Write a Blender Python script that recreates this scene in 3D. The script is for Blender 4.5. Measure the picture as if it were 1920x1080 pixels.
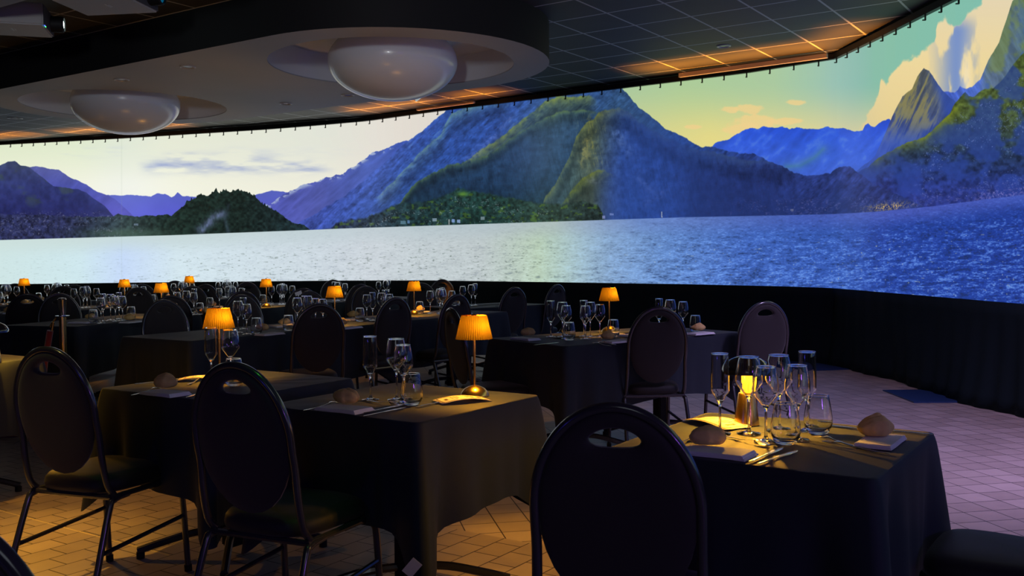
import bpy, bmesh, math, random
import numpy as np
from mathutils import Vector, Matrix
for o in list(bpy.data.objects): bpy.data.objects.remove(o)
S = bpy.context.scene; COL = S.collection
R = math.radians; PI = math.pi
random.seed(7)
# ------------------------------------------------------------------ camera
FPX = 1800.0; EYE = 1.30; ROLL = .0085; PITCH = math.atan(58.5/FPX)
cd = bpy.data.cameras.new('camera'); cam = bpy.data.objects.new('camera', cd); COL.objects.link(cam)
cd.sensor_width = 36; cd.lens = FPX/1920*36; cd.clip_end = 100; cd.clip_start = .05
cam.location = (0, 0, EYE)
cam.rotation_mode = 'QUATERNION'
cam.rotation_quaternion = (Matrix.Rotation(PI/2-PITCH, 3, 'X') @ Matrix.Rotation(-ROLL, 3, 'Z')).to_quaternion()
cd.dof.use_dof = True; cd.dof.focus_distance = 5.0; cd.dof.aperture_fstop = 13
S.camera = cam
def ray(x, y):
    a = x-960; b = 540-y; c, s = math.cos(ROLL), math.sin(ROLL)
    u = a*c+b*s; v = -a*s+b*c; cp, sp = math.cos(PITCH), math.sin(PITCH)
    return Vector((u, FPX*cp+v*sp, -FPX*sp+v*cp))
def at(x, y, z):                      # point of the horizontal plane z that the photo shows at (x, y)
    d = ray(x, y); t = (z-EYE)/d.z; return Vector((d.x*t, d.y*t, z))
def far(x, D):                        # floor position in direction x of the photo, D metres ahead
    return Vector(((x-960)/FPX*D, D, 0))
# ------------------------------------------------------------------ world, exposure, lights
w = bpy.data.worlds.new('world'); S.world = w; w.use_nodes = True
w.node_tree.nodes['Background'].inputs[0].default_value = (.5, .55, .8, 1)
w.node_tree.nodes['Background'].inputs[1].default_value = 0.0
S.view_settings.view_transform = 'Standard'; S.view_settings.look = 'None'
S.view_settings.exposure = 0; S.view_settings.gamma = 1; S.view_settings.use_curve_mapping = False
def light(kind, loc, aim, e, col, size=.3, size_y=None, spot=None, blend=.6):
    l = bpy.data.lights.new('light', kind); l.energy = e; l.color = col
    if kind == 'AREA':
        l.size = size
        if size_y: l.shape = 'RECTANGLE'; l.size_y = size_y
    else: l.shadow_soft_size = size
    if spot: l.spot_size = R(spot); l.spot_blend = blend
    o = bpy.data.objects.new('light', l); COL.objects.link(o); o.location = loc
    o.rotation_euler = (Vector(aim)-Vector(loc)).to_track_quat('-Z', 'Y').to_euler()
    return o
CEIL = 3.66
# added violet spots without fittings, brightening the aisle floor on the right
light('SPOT', (3.1, 4.4, CEIL-.12), (3.1, 6.6, 0), 520, (.64, .47, .95), .3, spot=78, blend=.9)
light('SPOT', (1.9, 2.2, CEIL-.12), (2.4, 4.4, 0), 210, (.60, .45, .95), .3, spot=60, blend=.9)
light('SPOT', (-2.35, 4.0, CEIL-.1), (-2.35, 4.1, 0), 330, (1.0, .50, .06), .05, spot=33, blend=.9)  # added spot for the amber floor at left, standing in for lamp spill
light('SPOT', (-2.3, 2.9, CEIL-.1), (-2.0, 3.35, 0), 110, (1.0, .72, .24), .05, spot=26, blend=.9)  # another added spot for the amber floor at left
light('SPOT', (.62, 4.75, CEIL-.1), (.20, 4.22, 0), 260, (1.0, .44, .03), .05, spot=24, blend=.8)  # added spot for the amber floor beside the centre foreground table
light('SPOT', (-1.2, -1.4, 2.3), (-2.9, 11.0, 3.45), 420, (.92, .97, 1.0), .25, spot=34, blend=.5)  # added cool light from behind the camera, brightens the domes and recesses
light('SPOT', (-2.3, 3.3, CEIL-.1), (-1.70, 3.70, .48), 12, (.10, 1.0, .12), .03, spot=9)
light('SPOT', (-.3, 2.2, CEIL-.1), (-.72, 3.12, .48), 20, (.10, 1.0, .12), .03, spot=9)
light('AREA', (2.7, -1.6, 1.7), (0, 3.0, .9), 16, (.38, .12, 1.0), .4)
light('AREA', (-.5, -2.4, 3.2), (-.5, 5, .6), 7, (.80, .88, 1.0), 1.5)  # added soft fill behind the camera, lifts the chair backs
light('AREA', (-3.2, -.6, 1.0), (-1.6, 4.2, .2), 3.5, (.08, .06, 1.0), .3)
# added amber lights for the ceiling edge follow after the drapes
# ------------------------------------------------------------------ materials
MATS = {}
def mat(name, col, rough=.6, metal=0, spec=.5, bump=0, bscale=200, var=0, vscale=8, trans=0, ior=1.45, sheen=0, emit=None, es=0, coat=0):
    m = bpy.data.materials.new(name); m.use_nodes = True; nt = m.node_tree; b = nt.nodes['Principled BSDF']
    c = (*col, 1)
    b.inputs['Base Color'].default_value = c; b.inputs['Roughness'].default_value = rough
    b.inputs['Metallic'].default_value = metal; b.inputs['Specular IOR Level'].default_value = spec
    b.inputs['IOR'].default_value = ior; b.inputs['Transmission Weight'].default_value = trans
    b.inputs['Sheen Weight'].default_value = sheen; b.inputs['Coat Weight'].default_value = coat
    if emit: b.inputs['Emission Color'].default_value = (*emit, 1); b.inputs['Emission Strength'].default_value = es
    tc = nt.nodes.new('ShaderNodeTexCoord')
    if var:
        n = nt.nodes.new('ShaderNodeTexNoise'); n.inputs['Scale'].default_value = vscale; n.inputs['Detail'].default_value = 5
        nt.links.new(tc.outputs['Object'], n.inputs['Vector'])
        mx = nt.nodes.new('ShaderNodeMix'); mx.data_type = 'RGBA'
        mx.inputs[6].default_value = tuple(v*(1-var) for v in col)+(1,); mx.inputs[7].default_value = tuple(min(1, v*(1+var)) for v in col)+(1,)
        nt.links.new(n.outputs['Fac'], mx.inputs[0]); nt.links.new(mx.outputs[2], b.inputs['Base Color'])
    if bump:
        n = nt.nodes.new('ShaderNodeTexNoise'); n.inputs['Scale'].default_value = bscale; n.inputs['Detail'].default_value = 4
        nt.links.new(tc.outputs['Object'], n.inputs['Vector'])
        bp = nt.nodes.new('ShaderNodeBump'); bp.inputs['Strength'].default_value = bump; bp.inputs['Distance'].default_value = .01
        nt.links.new(n.outputs['Fac'], bp.inputs['Height']); nt.links.new(bp.outputs[0], b.inputs['Normal'])
    MATS[name] = m; return m
class NT:                              # little helper for node graphs
    def __init__(s, m): s.nt = m.node_tree; s.n = s.nt.nodes; s.b = s.n.get('Principled BSDF')
    def new(s, t, **k):
        n = s.n.new(t)
        for a, v in k.items(): setattr(n, a, v)
        return n
    def link(s, a, b): s.nt.links.new(a, b)
    def math(s, op, a, b=None, c=None):
        n = s.n.new('ShaderNodeMath'); n.operation = op
        for i, v in enumerate((a, b, c)):
            if v is None: continue
            if isinstance(v, (int, float)): n.inputs[i].default_value = v
            else: s.link(v, n.inputs[i])
        return n.outputs[0]
    def mix(s, f, a, b):
        n = s.n.new('ShaderNodeMix'); n.data_type = 'RGBA'
        for i, v in ((0, f), (6, a), (7, b)):
            if isinstance(v, (int, float)): n.inputs[i].default_value = v
            elif isinstance(v, tuple): n.inputs[i].default_value = v
            else: s.link(v, n.inputs[i])
        return n.outputs[2]
    def coords(s, ang=0, off=(0, 0)):  # world x, y turned by ang degrees
        g = s.n.new('ShaderNodeNewGeometry'); m = s.n.new('ShaderNodeMapping'); m.vector_type = 'POINT'
        m.inputs['Rotation'].default_value = (0, 0, R(-ang)); m.inputs['Location'].default_value = (off[0], off[1], 0)
        s.link(g.outputs['Position'], m.inputs['Vector']); sp = s.n.new('ShaderNodeSeparateXYZ'); s.link(m.outputs[0], sp.inputs[0])
        return sp.outputs[0], sp.outputs[1]
fabric = mat('black_fabric', (.026, .022, .023), .7, spec=.3, bump=.15, bscale=900, sheen=.2)
seatfab = mat('black_seat_fabric', (.016, .015, .017), .55, spec=.35, bump=.1, bscale=700, sheen=.1)
frame_m = mat('dark_frame_paint', (.030, .028, .034), .22, spec=.8, coat=.4)
cloth_m = mat('black_tablecloth', (.019, .027, .038), .66, spec=.3, bump=.12, bscale=600, sheen=.08)
curtain_m = mat('black_curtain', (.011, .021, .025), .85, spec=.15, bump=.2, bscale=60)
brass = mat('brushed_brass', (.78, .50, .14), .24, metal=1, bump=.02, bscale=300)
chrome = mat('polished_chrome', (.75, .75, .72), .12, metal=1)
steel = mat('cutlery_steel', (.72, .72, .70), .16, metal=1)
glass_m = mat('clear_glass', (1, 1, 1), .0, trans=1, ior=1.48, spec=.5)
bread_m = mat('bread_crust', (.78, .50, .20), .65, spec=.25, bump=.5, bscale=40, var=.35, vscale=22)
napkin_m = mat('white_napkin', (.80, .80, .84), .8, spec=.2, bump=.15, bscale=250)
paper_m = mat('menu_paper', (.72, .62, .48), .55, spec=.4)
ink_m = mat('menu_ink', (.10, .06, .05), .6)
soffit_m = mat('soffit_paint', (.37, .40, .45), .55, spec=.3, var=.06, vscale=1.5)
recess_m = mat('recess_paint', (.68, .73, .80), .5, spec=.3)
fascia_m = mat('fascia_paint', (.018, .018, .02), .6, spec=.2)
dome_m = mat('frosted_dome', (.76, .81, .88), .26, spec=.6, coat=.25)
black_m = mat('matt_black', (.008, .008, .009), .6, spec=.3)
batten_m = mat('batten_black', (.010, .009, .009), .5)
cornice_m = mat('cornice_paint', (.55, .45, .38), .6)
wall_m = mat('wall_black', (.01, .01, .012), .8)
proj_m = mat('projector_shell', (.42, .41, .40), .45, spec=.4)
lens_m = mat('lens_glow', (.2, .3, .35), .05, emit=(.75, 1.0, .92), es=14)
lens2_m = mat('lens_dark', (.01, .03, .05), .05, spec=1, emit=(.0, .12, .25), es=.6)
ledb = mat('led_blue', (0, 0, .2), .3, emit=(.05, .08, 1), es=4)
ledg = mat('led_green', (0, .2, 0), .3, emit=(.05, 1, .15), es=2.5)
green_m = mat('exit_green', (.02, .3, .06), .3, emit=(.05, 1.0, .25), es=2.5)
white_m = mat('exit_white', (.7, .7, .68), .4, emit=(.75, .85, .78), es=.35)
down_m = mat('downlight_ring', (.45, .45, .45), .3, spec=.6)
downd = mat('downlight_lens', (.02, .02, .02), .15, spec=.8)
rope_m = mat('red_velvet', (.22, .012, .010), .8, sheen=.6, bump=.2, bscale=500)
matt_m = mat('dark_mat_screen_tint', (.02, .05, .15), .4, spec=.5)  # blue reflection of the screen put into the dark mat's colour
glow_m = mat('lamp_diffuser', (1, .7, .2), .4, emit=(1.0, .50, .02), es=1.25)
label_m = mat('sewn_label', (.75, .70, .78), .6)
domesh = mat('smoked_dome', (.02, .02, .022), .10, spec=1.0, coat=1)
# pleated lamp shade: thin translucent fabric
sh_m = bpy.data.materials.new('pleated_shade'); sh_m.use_nodes = True; q = NT(sh_m)
tr = q.new('ShaderNodeBsdfTranslucent'); tr.inputs[0].default_value = (.021, .0135, .0018, 1)
df = q.new('ShaderNodeBsdfDiffuse'); df.inputs[0].default_value = (.30, .15, .03, 1)
mx = q.new('ShaderNodeMixShader'); mx.inputs[0].default_value = .5
q.link(tr.outputs[0], mx.inputs[1]); q.link(df.outputs[0], mx.inputs[2]); q.link(mx.outputs[0], q.n['Material Output'].inputs[0])
# floor: square quarry tiles beyond the diagonal joint, tiles laid half-bond at 56 degrees before it, brass strip
fl_m = bpy.data.materials.new('floor_tiles'); fl_m.use_nodes = True; q = NT(fl_m)
def joint(x, size, w):                 # 1 on a joint
    f = q.math('FRACT', q.math('DIVIDE', x, size)); d = q.math('ABSOLUTE', q.math('SUBTRACT', f, .5))
    return q.math('GREATER_THAN', d, .5-w/size)
ax, ay = q.coords(11, (0.03, .06))
TS = .166
ja = q.math('MAXIMUM', joint(ax, TS, .003), joint(ay, TS, .003))
bx, by = q.coords(56, (.02, -.03))
row = q.math('FLOOR', q.math('DIVIDE', by, .137)); odd = q.math('MODULO', q.math('ABSOLUTE', row), 2.0)
bx2 = q.math('ADD', bx, q.math('MULTIPLY', odd, .083))
jb = q.math('MAXIMUM', joint(bx2, .166, .003), joint(by, .137, .003))
vx, vy = q.coords(-34)
zone = q.math('GREATER_THAN', vy, 3.62)
jt = q.math('ADD', q.math('MULTIPLY', ja, zone), q.math('MULTIPLY', jb, q.math('SUBTRACT', 1.0, zone)))
# tile by tile colour change
def cell(x, y, s1, s2):
    c = q.new('ShaderNodeCombineXYZ'); q.link(q.math('FLOOR', q.math('DIVIDE', x, s1)), c.inputs[0]); q.link(q.math('FLOOR', q.math('DIVIDE', y, s2)), c.inputs[1])
    wn = q.new('ShaderNodeTexWhiteNoise'); q.link(c.outputs[0], wn.inputs['Vector']); return wn.outputs['Value']
cv = q.math('ADD', q.math('MULTIPLY', cell(ax, ay, TS, TS), zone), q.math('MULTIPLY', cell(bx2, by, .166, .137), q.math('SUBTRACT', 1.0, zone)))
ns = q.new('ShaderNodeTexNoise'); ns.inputs['Scale'].default_value = 14; ns.inputs['Detail'].default_value = 6
g = q.new('ShaderNodeNewGeometry'); q.link(g.outputs['Position'], ns.inputs['Vector'])
tone = q.math('ADD', q.math('MULTIPLY', cv, .55), q.math('MULTIPLY', ns.outputs['Fac'], .45))
base = q.mix(tone, (.34, .27, .22, 1), (.56, .46, .40, 1))
strip = q.math('MULTIPLY', q.math('LESS_THAN', q.math('ABSOLUTE', q.math('SUBTRACT', vy, 2.62)), .004), q.math('LESS_THAN', vx, -3.6))
colr = q.mix(jt, base, (.055, .042, .035, 1)); colr = q.mix(strip, colr, (.75, .62, .30, 1))
q.link(colr, q.b.inputs['Base Color'])
q.link(q.math('ADD', q.math('MULTIPLY', ns.outputs['Fac'], .25), .33), q.b.inputs['Roughness'])
bp = q.new('ShaderNodeBump'); bp.inputs['Strength'].default_value = .5; bp.inputs['Distance'].default_value = .004
q.link(q.math('ADD', q.math('SUBTRACT', 1.0, jt), q.math('MULTIPLY', ns.outputs['Fac'], .5)), bp.inputs['Height']); q.link(bp.outputs[0], q.b.inputs['Normal'])
# ceiling tiles: dark mineral tiles in a light T-bar grid turned 56 degrees
ce_m = bpy.data.materials.new('ceiling_tiles'); ce_m.use_nodes = True; q = NT(ce_m)
def joint(x, size, w):
    f = q.math('FRACT', q.math('DIVIDE', x, size)); d = q.math('ABSOLUTE', q.math('SUBTRACT', f, .5))
    return q.math('GREATER_THAN', d, .5-w/size)
p0 = at(1040+905/6, 285/6, CEIL)
cx, cy = q.coords(56)
th = R(-56); ox = p0.x*math.cos(th)-p0.y*math.sin(th); oy = p0.x*math.sin(th)+p0.y*math.cos(th)
jc = q.math('MAXIMUM', joint(q.math('SUBTRACT', cx, ox), .61, .011), joint(q.math('SUBTRACT', cy, oy), .61, .011))
ns = q.new('ShaderNodeTexNoise'); ns.inputs['Scale'].default_value = 2.2; ns.inputs['Detail'].default_value = 4
g = q.new('ShaderNodeNewGeometry'); q.link(g.outputs['Position'], ns.inputs['Vector'])
q.link(q.mix(jc, q.mix(ns.outputs['Fac'], (.028, .028, .030, 1), (.060, .060, .060, 1)), (.46, .49, .52, 1)), q.b.inputs['Base Color'])
q.b.inputs['Roughness'].default_value = .6
# ------------------------------------------------------------------ object helpers
def tag(o, label=None, cat=None, group=None, kind=None):
    if label: o['label'] = label
    if cat: o['category'] = cat
    if group: o['group'] = group
    if kind: o['kind'] = kind
    return o
def obj(name, bm, m, parent=None, smooth=True, ang=None):
    me = bpy.data.meshes.new(name)
    bmesh.ops.recalc_face_normals(bm, faces=bm.faces[:])
    bm.to_mesh(me); bm.free()
    if m: me.materials.append(m)
    if smooth:
        me.polygons.foreach_set('use_smooth', [True]*len(me.polygons))
        me.set_sharp_from_angle(angle=R(ang or 40))
    o = bpy.data.objects.new(name, me); COL.objects.link(o)
    if parent: o.parent = parent
    return o
def empty(name, loc=(0, 0, 0), rz=0):
    o = bpy.data.objects.new(name, None); COL.objects.link(o); o.location = loc; o.rotation_euler = (0, 0, rz); o.empty_display_size = .1
    return o
kids = {}
def copy_tree(o, parent=None):
    c = o.copy(); COL.objects.link(c)
    if parent: c.parent = parent
    for ch in [k for k in SRC_CHILDREN.get(o.name, [])]: copy_tree(ch, c)
    return c
SRC_CHILDREN = {}
def register(root):
    bpy.context.view_layer.update()
    def rec(o):
        SRC_CHILDREN[o.name] = list(o.children)
        for c in o.children: rec(c)
    rec(root)
USED = set()
def inst(proto, loc, rz=0, label=None, group=None, rot=None, scale=None):
    if proto.name not in USED and proto.name in FIRST: USED.add(proto.name); o = proto
    else: o = copy_tree(proto)
    o.location = loc; o.rotation_euler = rot if rot else (0, 0, rz)
    if scale: o.scale = scale
    if label: o['label'] = label
    if group: o['group'] = group
    return o
FIRST = set()
def proto(root, cat): register(root); FIRST.add(root.name); root['category'] = cat; return root
def box(bm, c, s, rot=None, bev=0):
    r = bmesh.ops.create_cube(bm, size=1); vs = r['verts']
    for v in vs: v.co = Vector((v.co.x*s[0], v.co.y*s[1], v.co.z*s[2]))
    if bev: 
        es = list({e for v in vs for e in v.link_edges}); rr = bmesh.ops.bevel(bm, geom=es, offset=bev, segments=2, affect='EDGES'); vs = list({v for f in rr['faces'] for v in f.verts} | {v for v in vs if v.is_valid})
    for v in vs:
        p = v.co.copy()
        if rot: p = rot @ p
        v.co = p+Vector(c)
    return vs
def lathe(bm, prof, seg=24, closed=False, mod=None):
    rings = []
    for (r, z) in prof:
        if r < 1e-6: rings.append([bm.verts.new((0, 0, z))])
        else: rings.append([bm.verts.new(((r*(mod(k/seg) if mod else 1))*math.cos(2*PI*k/seg), (r*(mod(k/seg) if mod else 1))*math.sin(2*PI*k/seg), z)) for k in range(seg)])
    n = len(rings); rng = range(n if closed else n-1)
    for i in rng:
        a, b = rings[i], rings[(i+1) % n]
        for k in range(seg):
            k2 = (k+1) % seg
            if len(a) == 1 and len(b) == 1: continue
            if len(a) == 1: bm.faces.new((a[0], b[k], b[k2]))
            elif len(b) == 1: bm.faces.new((a[k], a[k2], b[0]))
            else: bm.faces.new((a[k], a[k2], b[k2], b[k]))
def tube(bm, pts, r, seg=8, cap=True, flat=1.0):
    pts = [Vector(p) for p in pts]; n = len(pts); rings = []; prev = None
    for i, p in enumerate(pts):
        t = (pts[min(i+1, n-1)]-pts[max(i-1, 0)]).normalized()
        if prev is None:
            up = Vector((0, 0, 1)) if abs(t.z) < .9 else Vector((0, 1, 0)); a = t.cross(up).normalized()
        else:
            a = (prev-t*prev.dot(t)).normalized()
        prev = a; b = t.cross(a); rr = r[i] if isinstance(r, (list, tuple)) else r
        rings.append([bm.verts.new(p+(a*math.cos(2*PI*k/seg)+b*math.sin(2*PI*k/seg)*flat)*rr) for k in range(seg)])
    for i in range(n-1):
        for k in range(seg):
            k2 = (k+1) % seg; bm.faces.new((rings[i][k], rings[i][k2], rings[i+1][k2], rings[i+1][k]))
    if cap: bm.faces.new(rings[0]); bm.faces.new(rings[-1])
def spline(pts, n=8):                  # Catmull-Rom
    P = [Vector(p) for p in pts]; P = [2*P[0]-P[1]]+P+[2*P[-1]-P[-2]]; out = []
    for i in range(1, len(P)-2):
        a, b, c, d = P[i-1:i+3]
        for k in range(n):
            t = k/n; out.append(.5*((2*b)+(c-a)*t+(2*a-5*b+4*c-d)*t*t+(3*b-a-3*c+d)*t**3))
    out.append(P[-2]); return out
def prism(bm, poly, z0, z1):
    lo = [bm.verts.new((x, y, z0)) for x, y in poly]; hi = [bm.verts.new((x, y, z1)) for x, y in poly]
    bm.faces.new(lo); bm.faces.new(hi); n = len(poly)
    for i in range(n): bm.faces.new((lo[i], lo[(i+1) % n], hi[(i+1) % n], hi[i]))
E1 = Vector((math.cos(R(-34)), math.sin(R(-34)), 0)); E2 = Vector((-E1.y, E1.x, 0))
def uv(u, v, z=0): return E1*u+E2*v+Vector((0, 0, z))
# ------------------------------------------------------------------ room shell
C0 = Vector((4.72, -3.2, 0)); C1 = Vector((3.83, 11.33, 0)); C2 = Vector((-2.45, 16.1, 0)); C3 = Vector((-10.13, 19.12, 0)); C4 = Vector((-13.2, 20.3, 0))
C5 = Vector((-6.0, -3.2, 0))
PATH = [C0, C1, C2, C3, C4]
CUM = [0]
for a, b in zip(PATH, PATH[1:]): CUM.append(CUM[-1]+(b-a).length)
def along(s):
    for i in range(len(PATH)-1):
        if s <= CUM[i+1] or i == len(PATH)-2:
            t = (s-CUM[i])/(CUM[i+1]-CUM[i]); d = (PATH[i+1]-PATH[i]).normalized()
            return PATH[i].lerp(PATH[i+1], t), d
def project(p):
    q = Vector((p.x, p.y, p.z-EYE)); cp, sp = math.cos(PITCH), math.sin(PITCH)
    y = q.y*cp-q.z*sp; z = q.y*sp+q.z*cp; u = q.x/y*FPX; v = z/y*FPX
    c, s = math.cos(ROLL), math.sin(ROLL); return 960+u*c-v*s, 540-(u*s+v*c)
TOPL = [(-200, 283), (0, 271), (226, 259), (500, 242), (600, 234), (690, 226), (820, 208), (1180, 163), (1400, 136), (1570, 109), (1652, 70), (1790, 1), (1960, -84)]
BOTL = [(-200, 536), (0, 533), (320, 529), (640, 526), (800, 525.6), (1000, 528.5), (1280, 532.7), (1480, 537), (1560, 540), (1920, 570), (2000, 577)]
def zat(p, line):                      # height on the wall at p that the photo shows on this line
    x, y0 = project(Vector((p.x, p.y, 2.2)))
    for _ in range(3):
        y = float(np.interp(x, [a[0] for a in line], [a[1] for a in line]))
        d = ray(x, y); z = EYE+d.z/d.y*p.y
        x, _y = project(Vector((p.x, p.y, z)))
    return z
S0 = 10.2   # first metre of the right wall whose heights are read from the photo
SE = CUM[3]+.3
cols = []
s = 0.0
NCOL = 150
for i in range(NCOL+1):
    s = CUM[-1]*i/NCOL
    cols.append(s)
cols = sorted(set(cols+CUM[1:-1]))
def heights(s):
    sc = min(max(s, (C1-C0).length-3.6), CUM[3]); p, d = along(sc)
    return zat(p, TOPL), zat(p, BOTL)
HT = {s: heights(s) for s in cols}
# room outline walls
def wall(name, a, b, t=.12, z1=CEIL+.1):
    d = (b-a).normalized(); n = Vector((d.y, -d.x, 0)); bm = bmesh.new()
    a = a+n*.10; b = b+n*.10
    prism(bm, [(a.x, a.y), (b.x, b.y), (b.x+n.x*t, b.y+n.y*t), (a.x+n.x*t, a.y+n.y*t)], -.02, z1)
    tag(obj(name, bm, wall_m, smooth=False), kind='structure')
wall('wall_right', C0, C1); wall('wall_back', C1+(C1-C2).normalized()*.1, C2); wall('wall_back_left', C2, C4); wall('wall_left', C4, C5); wall('wall_rear', C5, C0)
OUT = [(p.x, p.y) for p in (C0+Vector((.3, -.3, 0)), C1+Vector((.3, .2, 0)), C2+Vector((.1, .3, 0)), C4+Vector((-.4, .4, 0)), C5+Vector((-.4, -.3, 0)))]
bm = bmesh.new(); prism(bm, OUT, -.1, 0); tag(obj('floor', bm, fl_m, smooth=False), kind='structure')
bm = bmesh.new(); prism(bm, OUT, CEIL, CEIL+.08); tag(obj('ceiling', bm, ce_m, smooth=False), kind='structure')
# dropped ceiling band: long capsule with two round recesses
RC = [Vector((-1.20, 9.86, 0)), Vector((-4.93, 12.38, 0))]; RR = 1.24; OR = 1.60; SZ = 3.27
def ring(bm, c, r, z, n=64): return [bm.verts.new((c.x+r*math.cos(2*PI*k/n), c.y+r*math.sin(2*PI*k/n), z)) for k in range(n)]
a0 = math.atan2(*(RC[0]-RC[1]).yx)
def capsule(n=32):
    pts = []
    for c, base in ((RC[0], a0-PI/2), (RC[1], a0+PI/2)):
        for k in range(n+1): t = base+PI*k/n; pts.append((c.x+OR*math.cos(t), c.y+OR*math.sin(t)))
    return pts
def loop_edges(bm, vs): return [bm.edges.new((vs[i], vs[(i+1) % len(vs)])) for i in range(len(vs))]
cap = capsule(); bm = bmesh.new()
o_ = [bm.verts.new((x, y, SZ)) for x, y in cap]; es = loop_edges(bm, o_); rs = []
for c in RC:
    v = ring(bm, c, RR, SZ); es += loop_edges(bm, v); rs.append(v)
bmesh.ops.triangle_fill(bm, edges=es, use_beauty=True)
for c, v in zip(RC, rs):
    rad = bm.verts.new
    v2 = ring(bm, c, RR, SZ+.012)
    for i in range(64): bm.faces.new((v[i], v[(i+1) % 64], v2[(i+1) % 64], v2[i]))
so = tag(obj('trim_1', bm, soffit_m, ang=30), kind='structure')
bm = bmesh.new(); lo = [bm.verts.new((x, y, SZ+.0)) for x, y in cap]; hi = [bm.verts.new((x, y, CEIL)) for x, y in cap]
for i in range(len(cap)): j = (i+1) % len(cap); bm.faces.new((lo[i], lo[j], hi[j], hi[i]))
obj('fascia', bm, fascia_m, so, ang=30)
for c in RC:
    bm = bmesh.new(); a = ring(bm, c, RR, SZ+.012); b = ring(bm, c, RR-.02, SZ+.30)
    for i in range(64): bm.faces.new((a[i], a[(i+1) % 64], b[(i+1) % 64], b[i]))
    bm.faces.new(b); obj('recess', bm, recess_m, so, ang=30)
# second dropped ceiling over the near part of the room
bm = bmesh.new(); prism(bm, [tuple(uv(a, b).xy) for a, b in ((-9.2, 4.09), (-5.2, 4.09), (-5.2, 2.6), (-9.2, 2.6))], 3.3, CEIL)
tag(obj('trim_2', bm, soffit_m, smooth=False), kind='structure')
# pale cornice board under the ceiling next to the corner, thinner one by the exit light
def board(name, p, q, off, z0, z1, t=.05):
    d = (q-p).normalized(); n = Vector((-d.y, d.x, 0)); a = p+n*off; b = q+n*off; bm = bmesh.new()
    prism(bm, [(a.x, a.y), (b.x, b.y), (b.x+n.x*t, b.y+n.y*t), (a.x+n.x*t, a.y+n.y*t)], z0, z1)
    return tag(obj(name, bm, cornice_m, smooth=False), kind='structure')
dw = (C2-C1).normalized()
board('trim_3', C1+dw*.05, C1+dw*1.95, .16, 3.575, 3.625)
board('trim_4', C1+dw*5.35, C1+dw*6.5, .16, 3.60, 3.625)
# ------------------------------------------------------------------ panorama picture
# ---- picture shown on the panoramic screen: a lake with mountains, computed with numpy ----
def _hash(ix, iy, seed):
    h = (ix.astype(np.int64)*374761393 + iy.astype(np.int64)*668265263 + seed*974634777) & 0x7fffffff
    h = ((h ^ (h >> 13))*1274126177) & 0x7fffffff
    return ((h ^ (h >> 16)) & 0xffff)/65535.0
def vnoise(x, y, seed=0):
    ix = np.floor(x); iy = np.floor(y); fx = x-ix; fy = y-iy
    fx = fx*fx*(3-2*fx); fy = fy*fy*(3-2*fy)
    a = _hash(ix, iy, seed); b = _hash(ix+1, iy, seed); c = _hash(ix, iy+1, seed); d = _hash(ix+1, iy+1, seed)
    return (a*(1-fx)+b*fx)*(1-fy)+(c*(1-fx)+d*fx)*fy
def fbm(x, y, o=4, seed=0):
    s = 0; a = .5; t = 0
    for k in range(o):
        s = s+a*vnoise(x*2**k+17*k, y*2**k+31*k, seed+k); t += a; a *= .5
    return s/t
def ridged(x, y, o=4, seed=0):
    s = 0; a = .5; t = 0
    for k in range(o):
        s = s+a*(1-abs(2*vnoise(x*2**k+11*k, y*2**k+7*k, seed+k)-1)); t += a; a *= .55
    return s/t
def poly(x, pts):
    return np.interp(x, [p[0] for p in pts], [p[1] for p in pts])
def sst(a, b, x):
    t = np.clip((x-a)/(b-a), 0, 1); return t*t*(3-2*t)
def dist(x, y, pts):
    d = np.full(x.shape, 1e9)
    for (x0, y0), (x1, y1) in zip(pts, pts[1:]):
        dx, dy = x1-x0, y1-y0; L = dx*dx+dy*dy+1e-9
        t = np.clip(((x-x0)*dx+(y-y0)*dy)/L, 0, 1)
        d = np.minimum(d, np.hypot(x-x0-t*dx, y-y0-t*dy))
    return d
def rampx(x, stops):
    xs = [s[0] for s in stops]
    return np.stack([np.interp(x, xs, [s[1][k] for s in stops]) for k in range(3)], -1)
def mixc(img, col, m):
    m = np.clip(m, 0, 1)[..., None]; return img*(1-m)+np.asarray(col, float)*m
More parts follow.
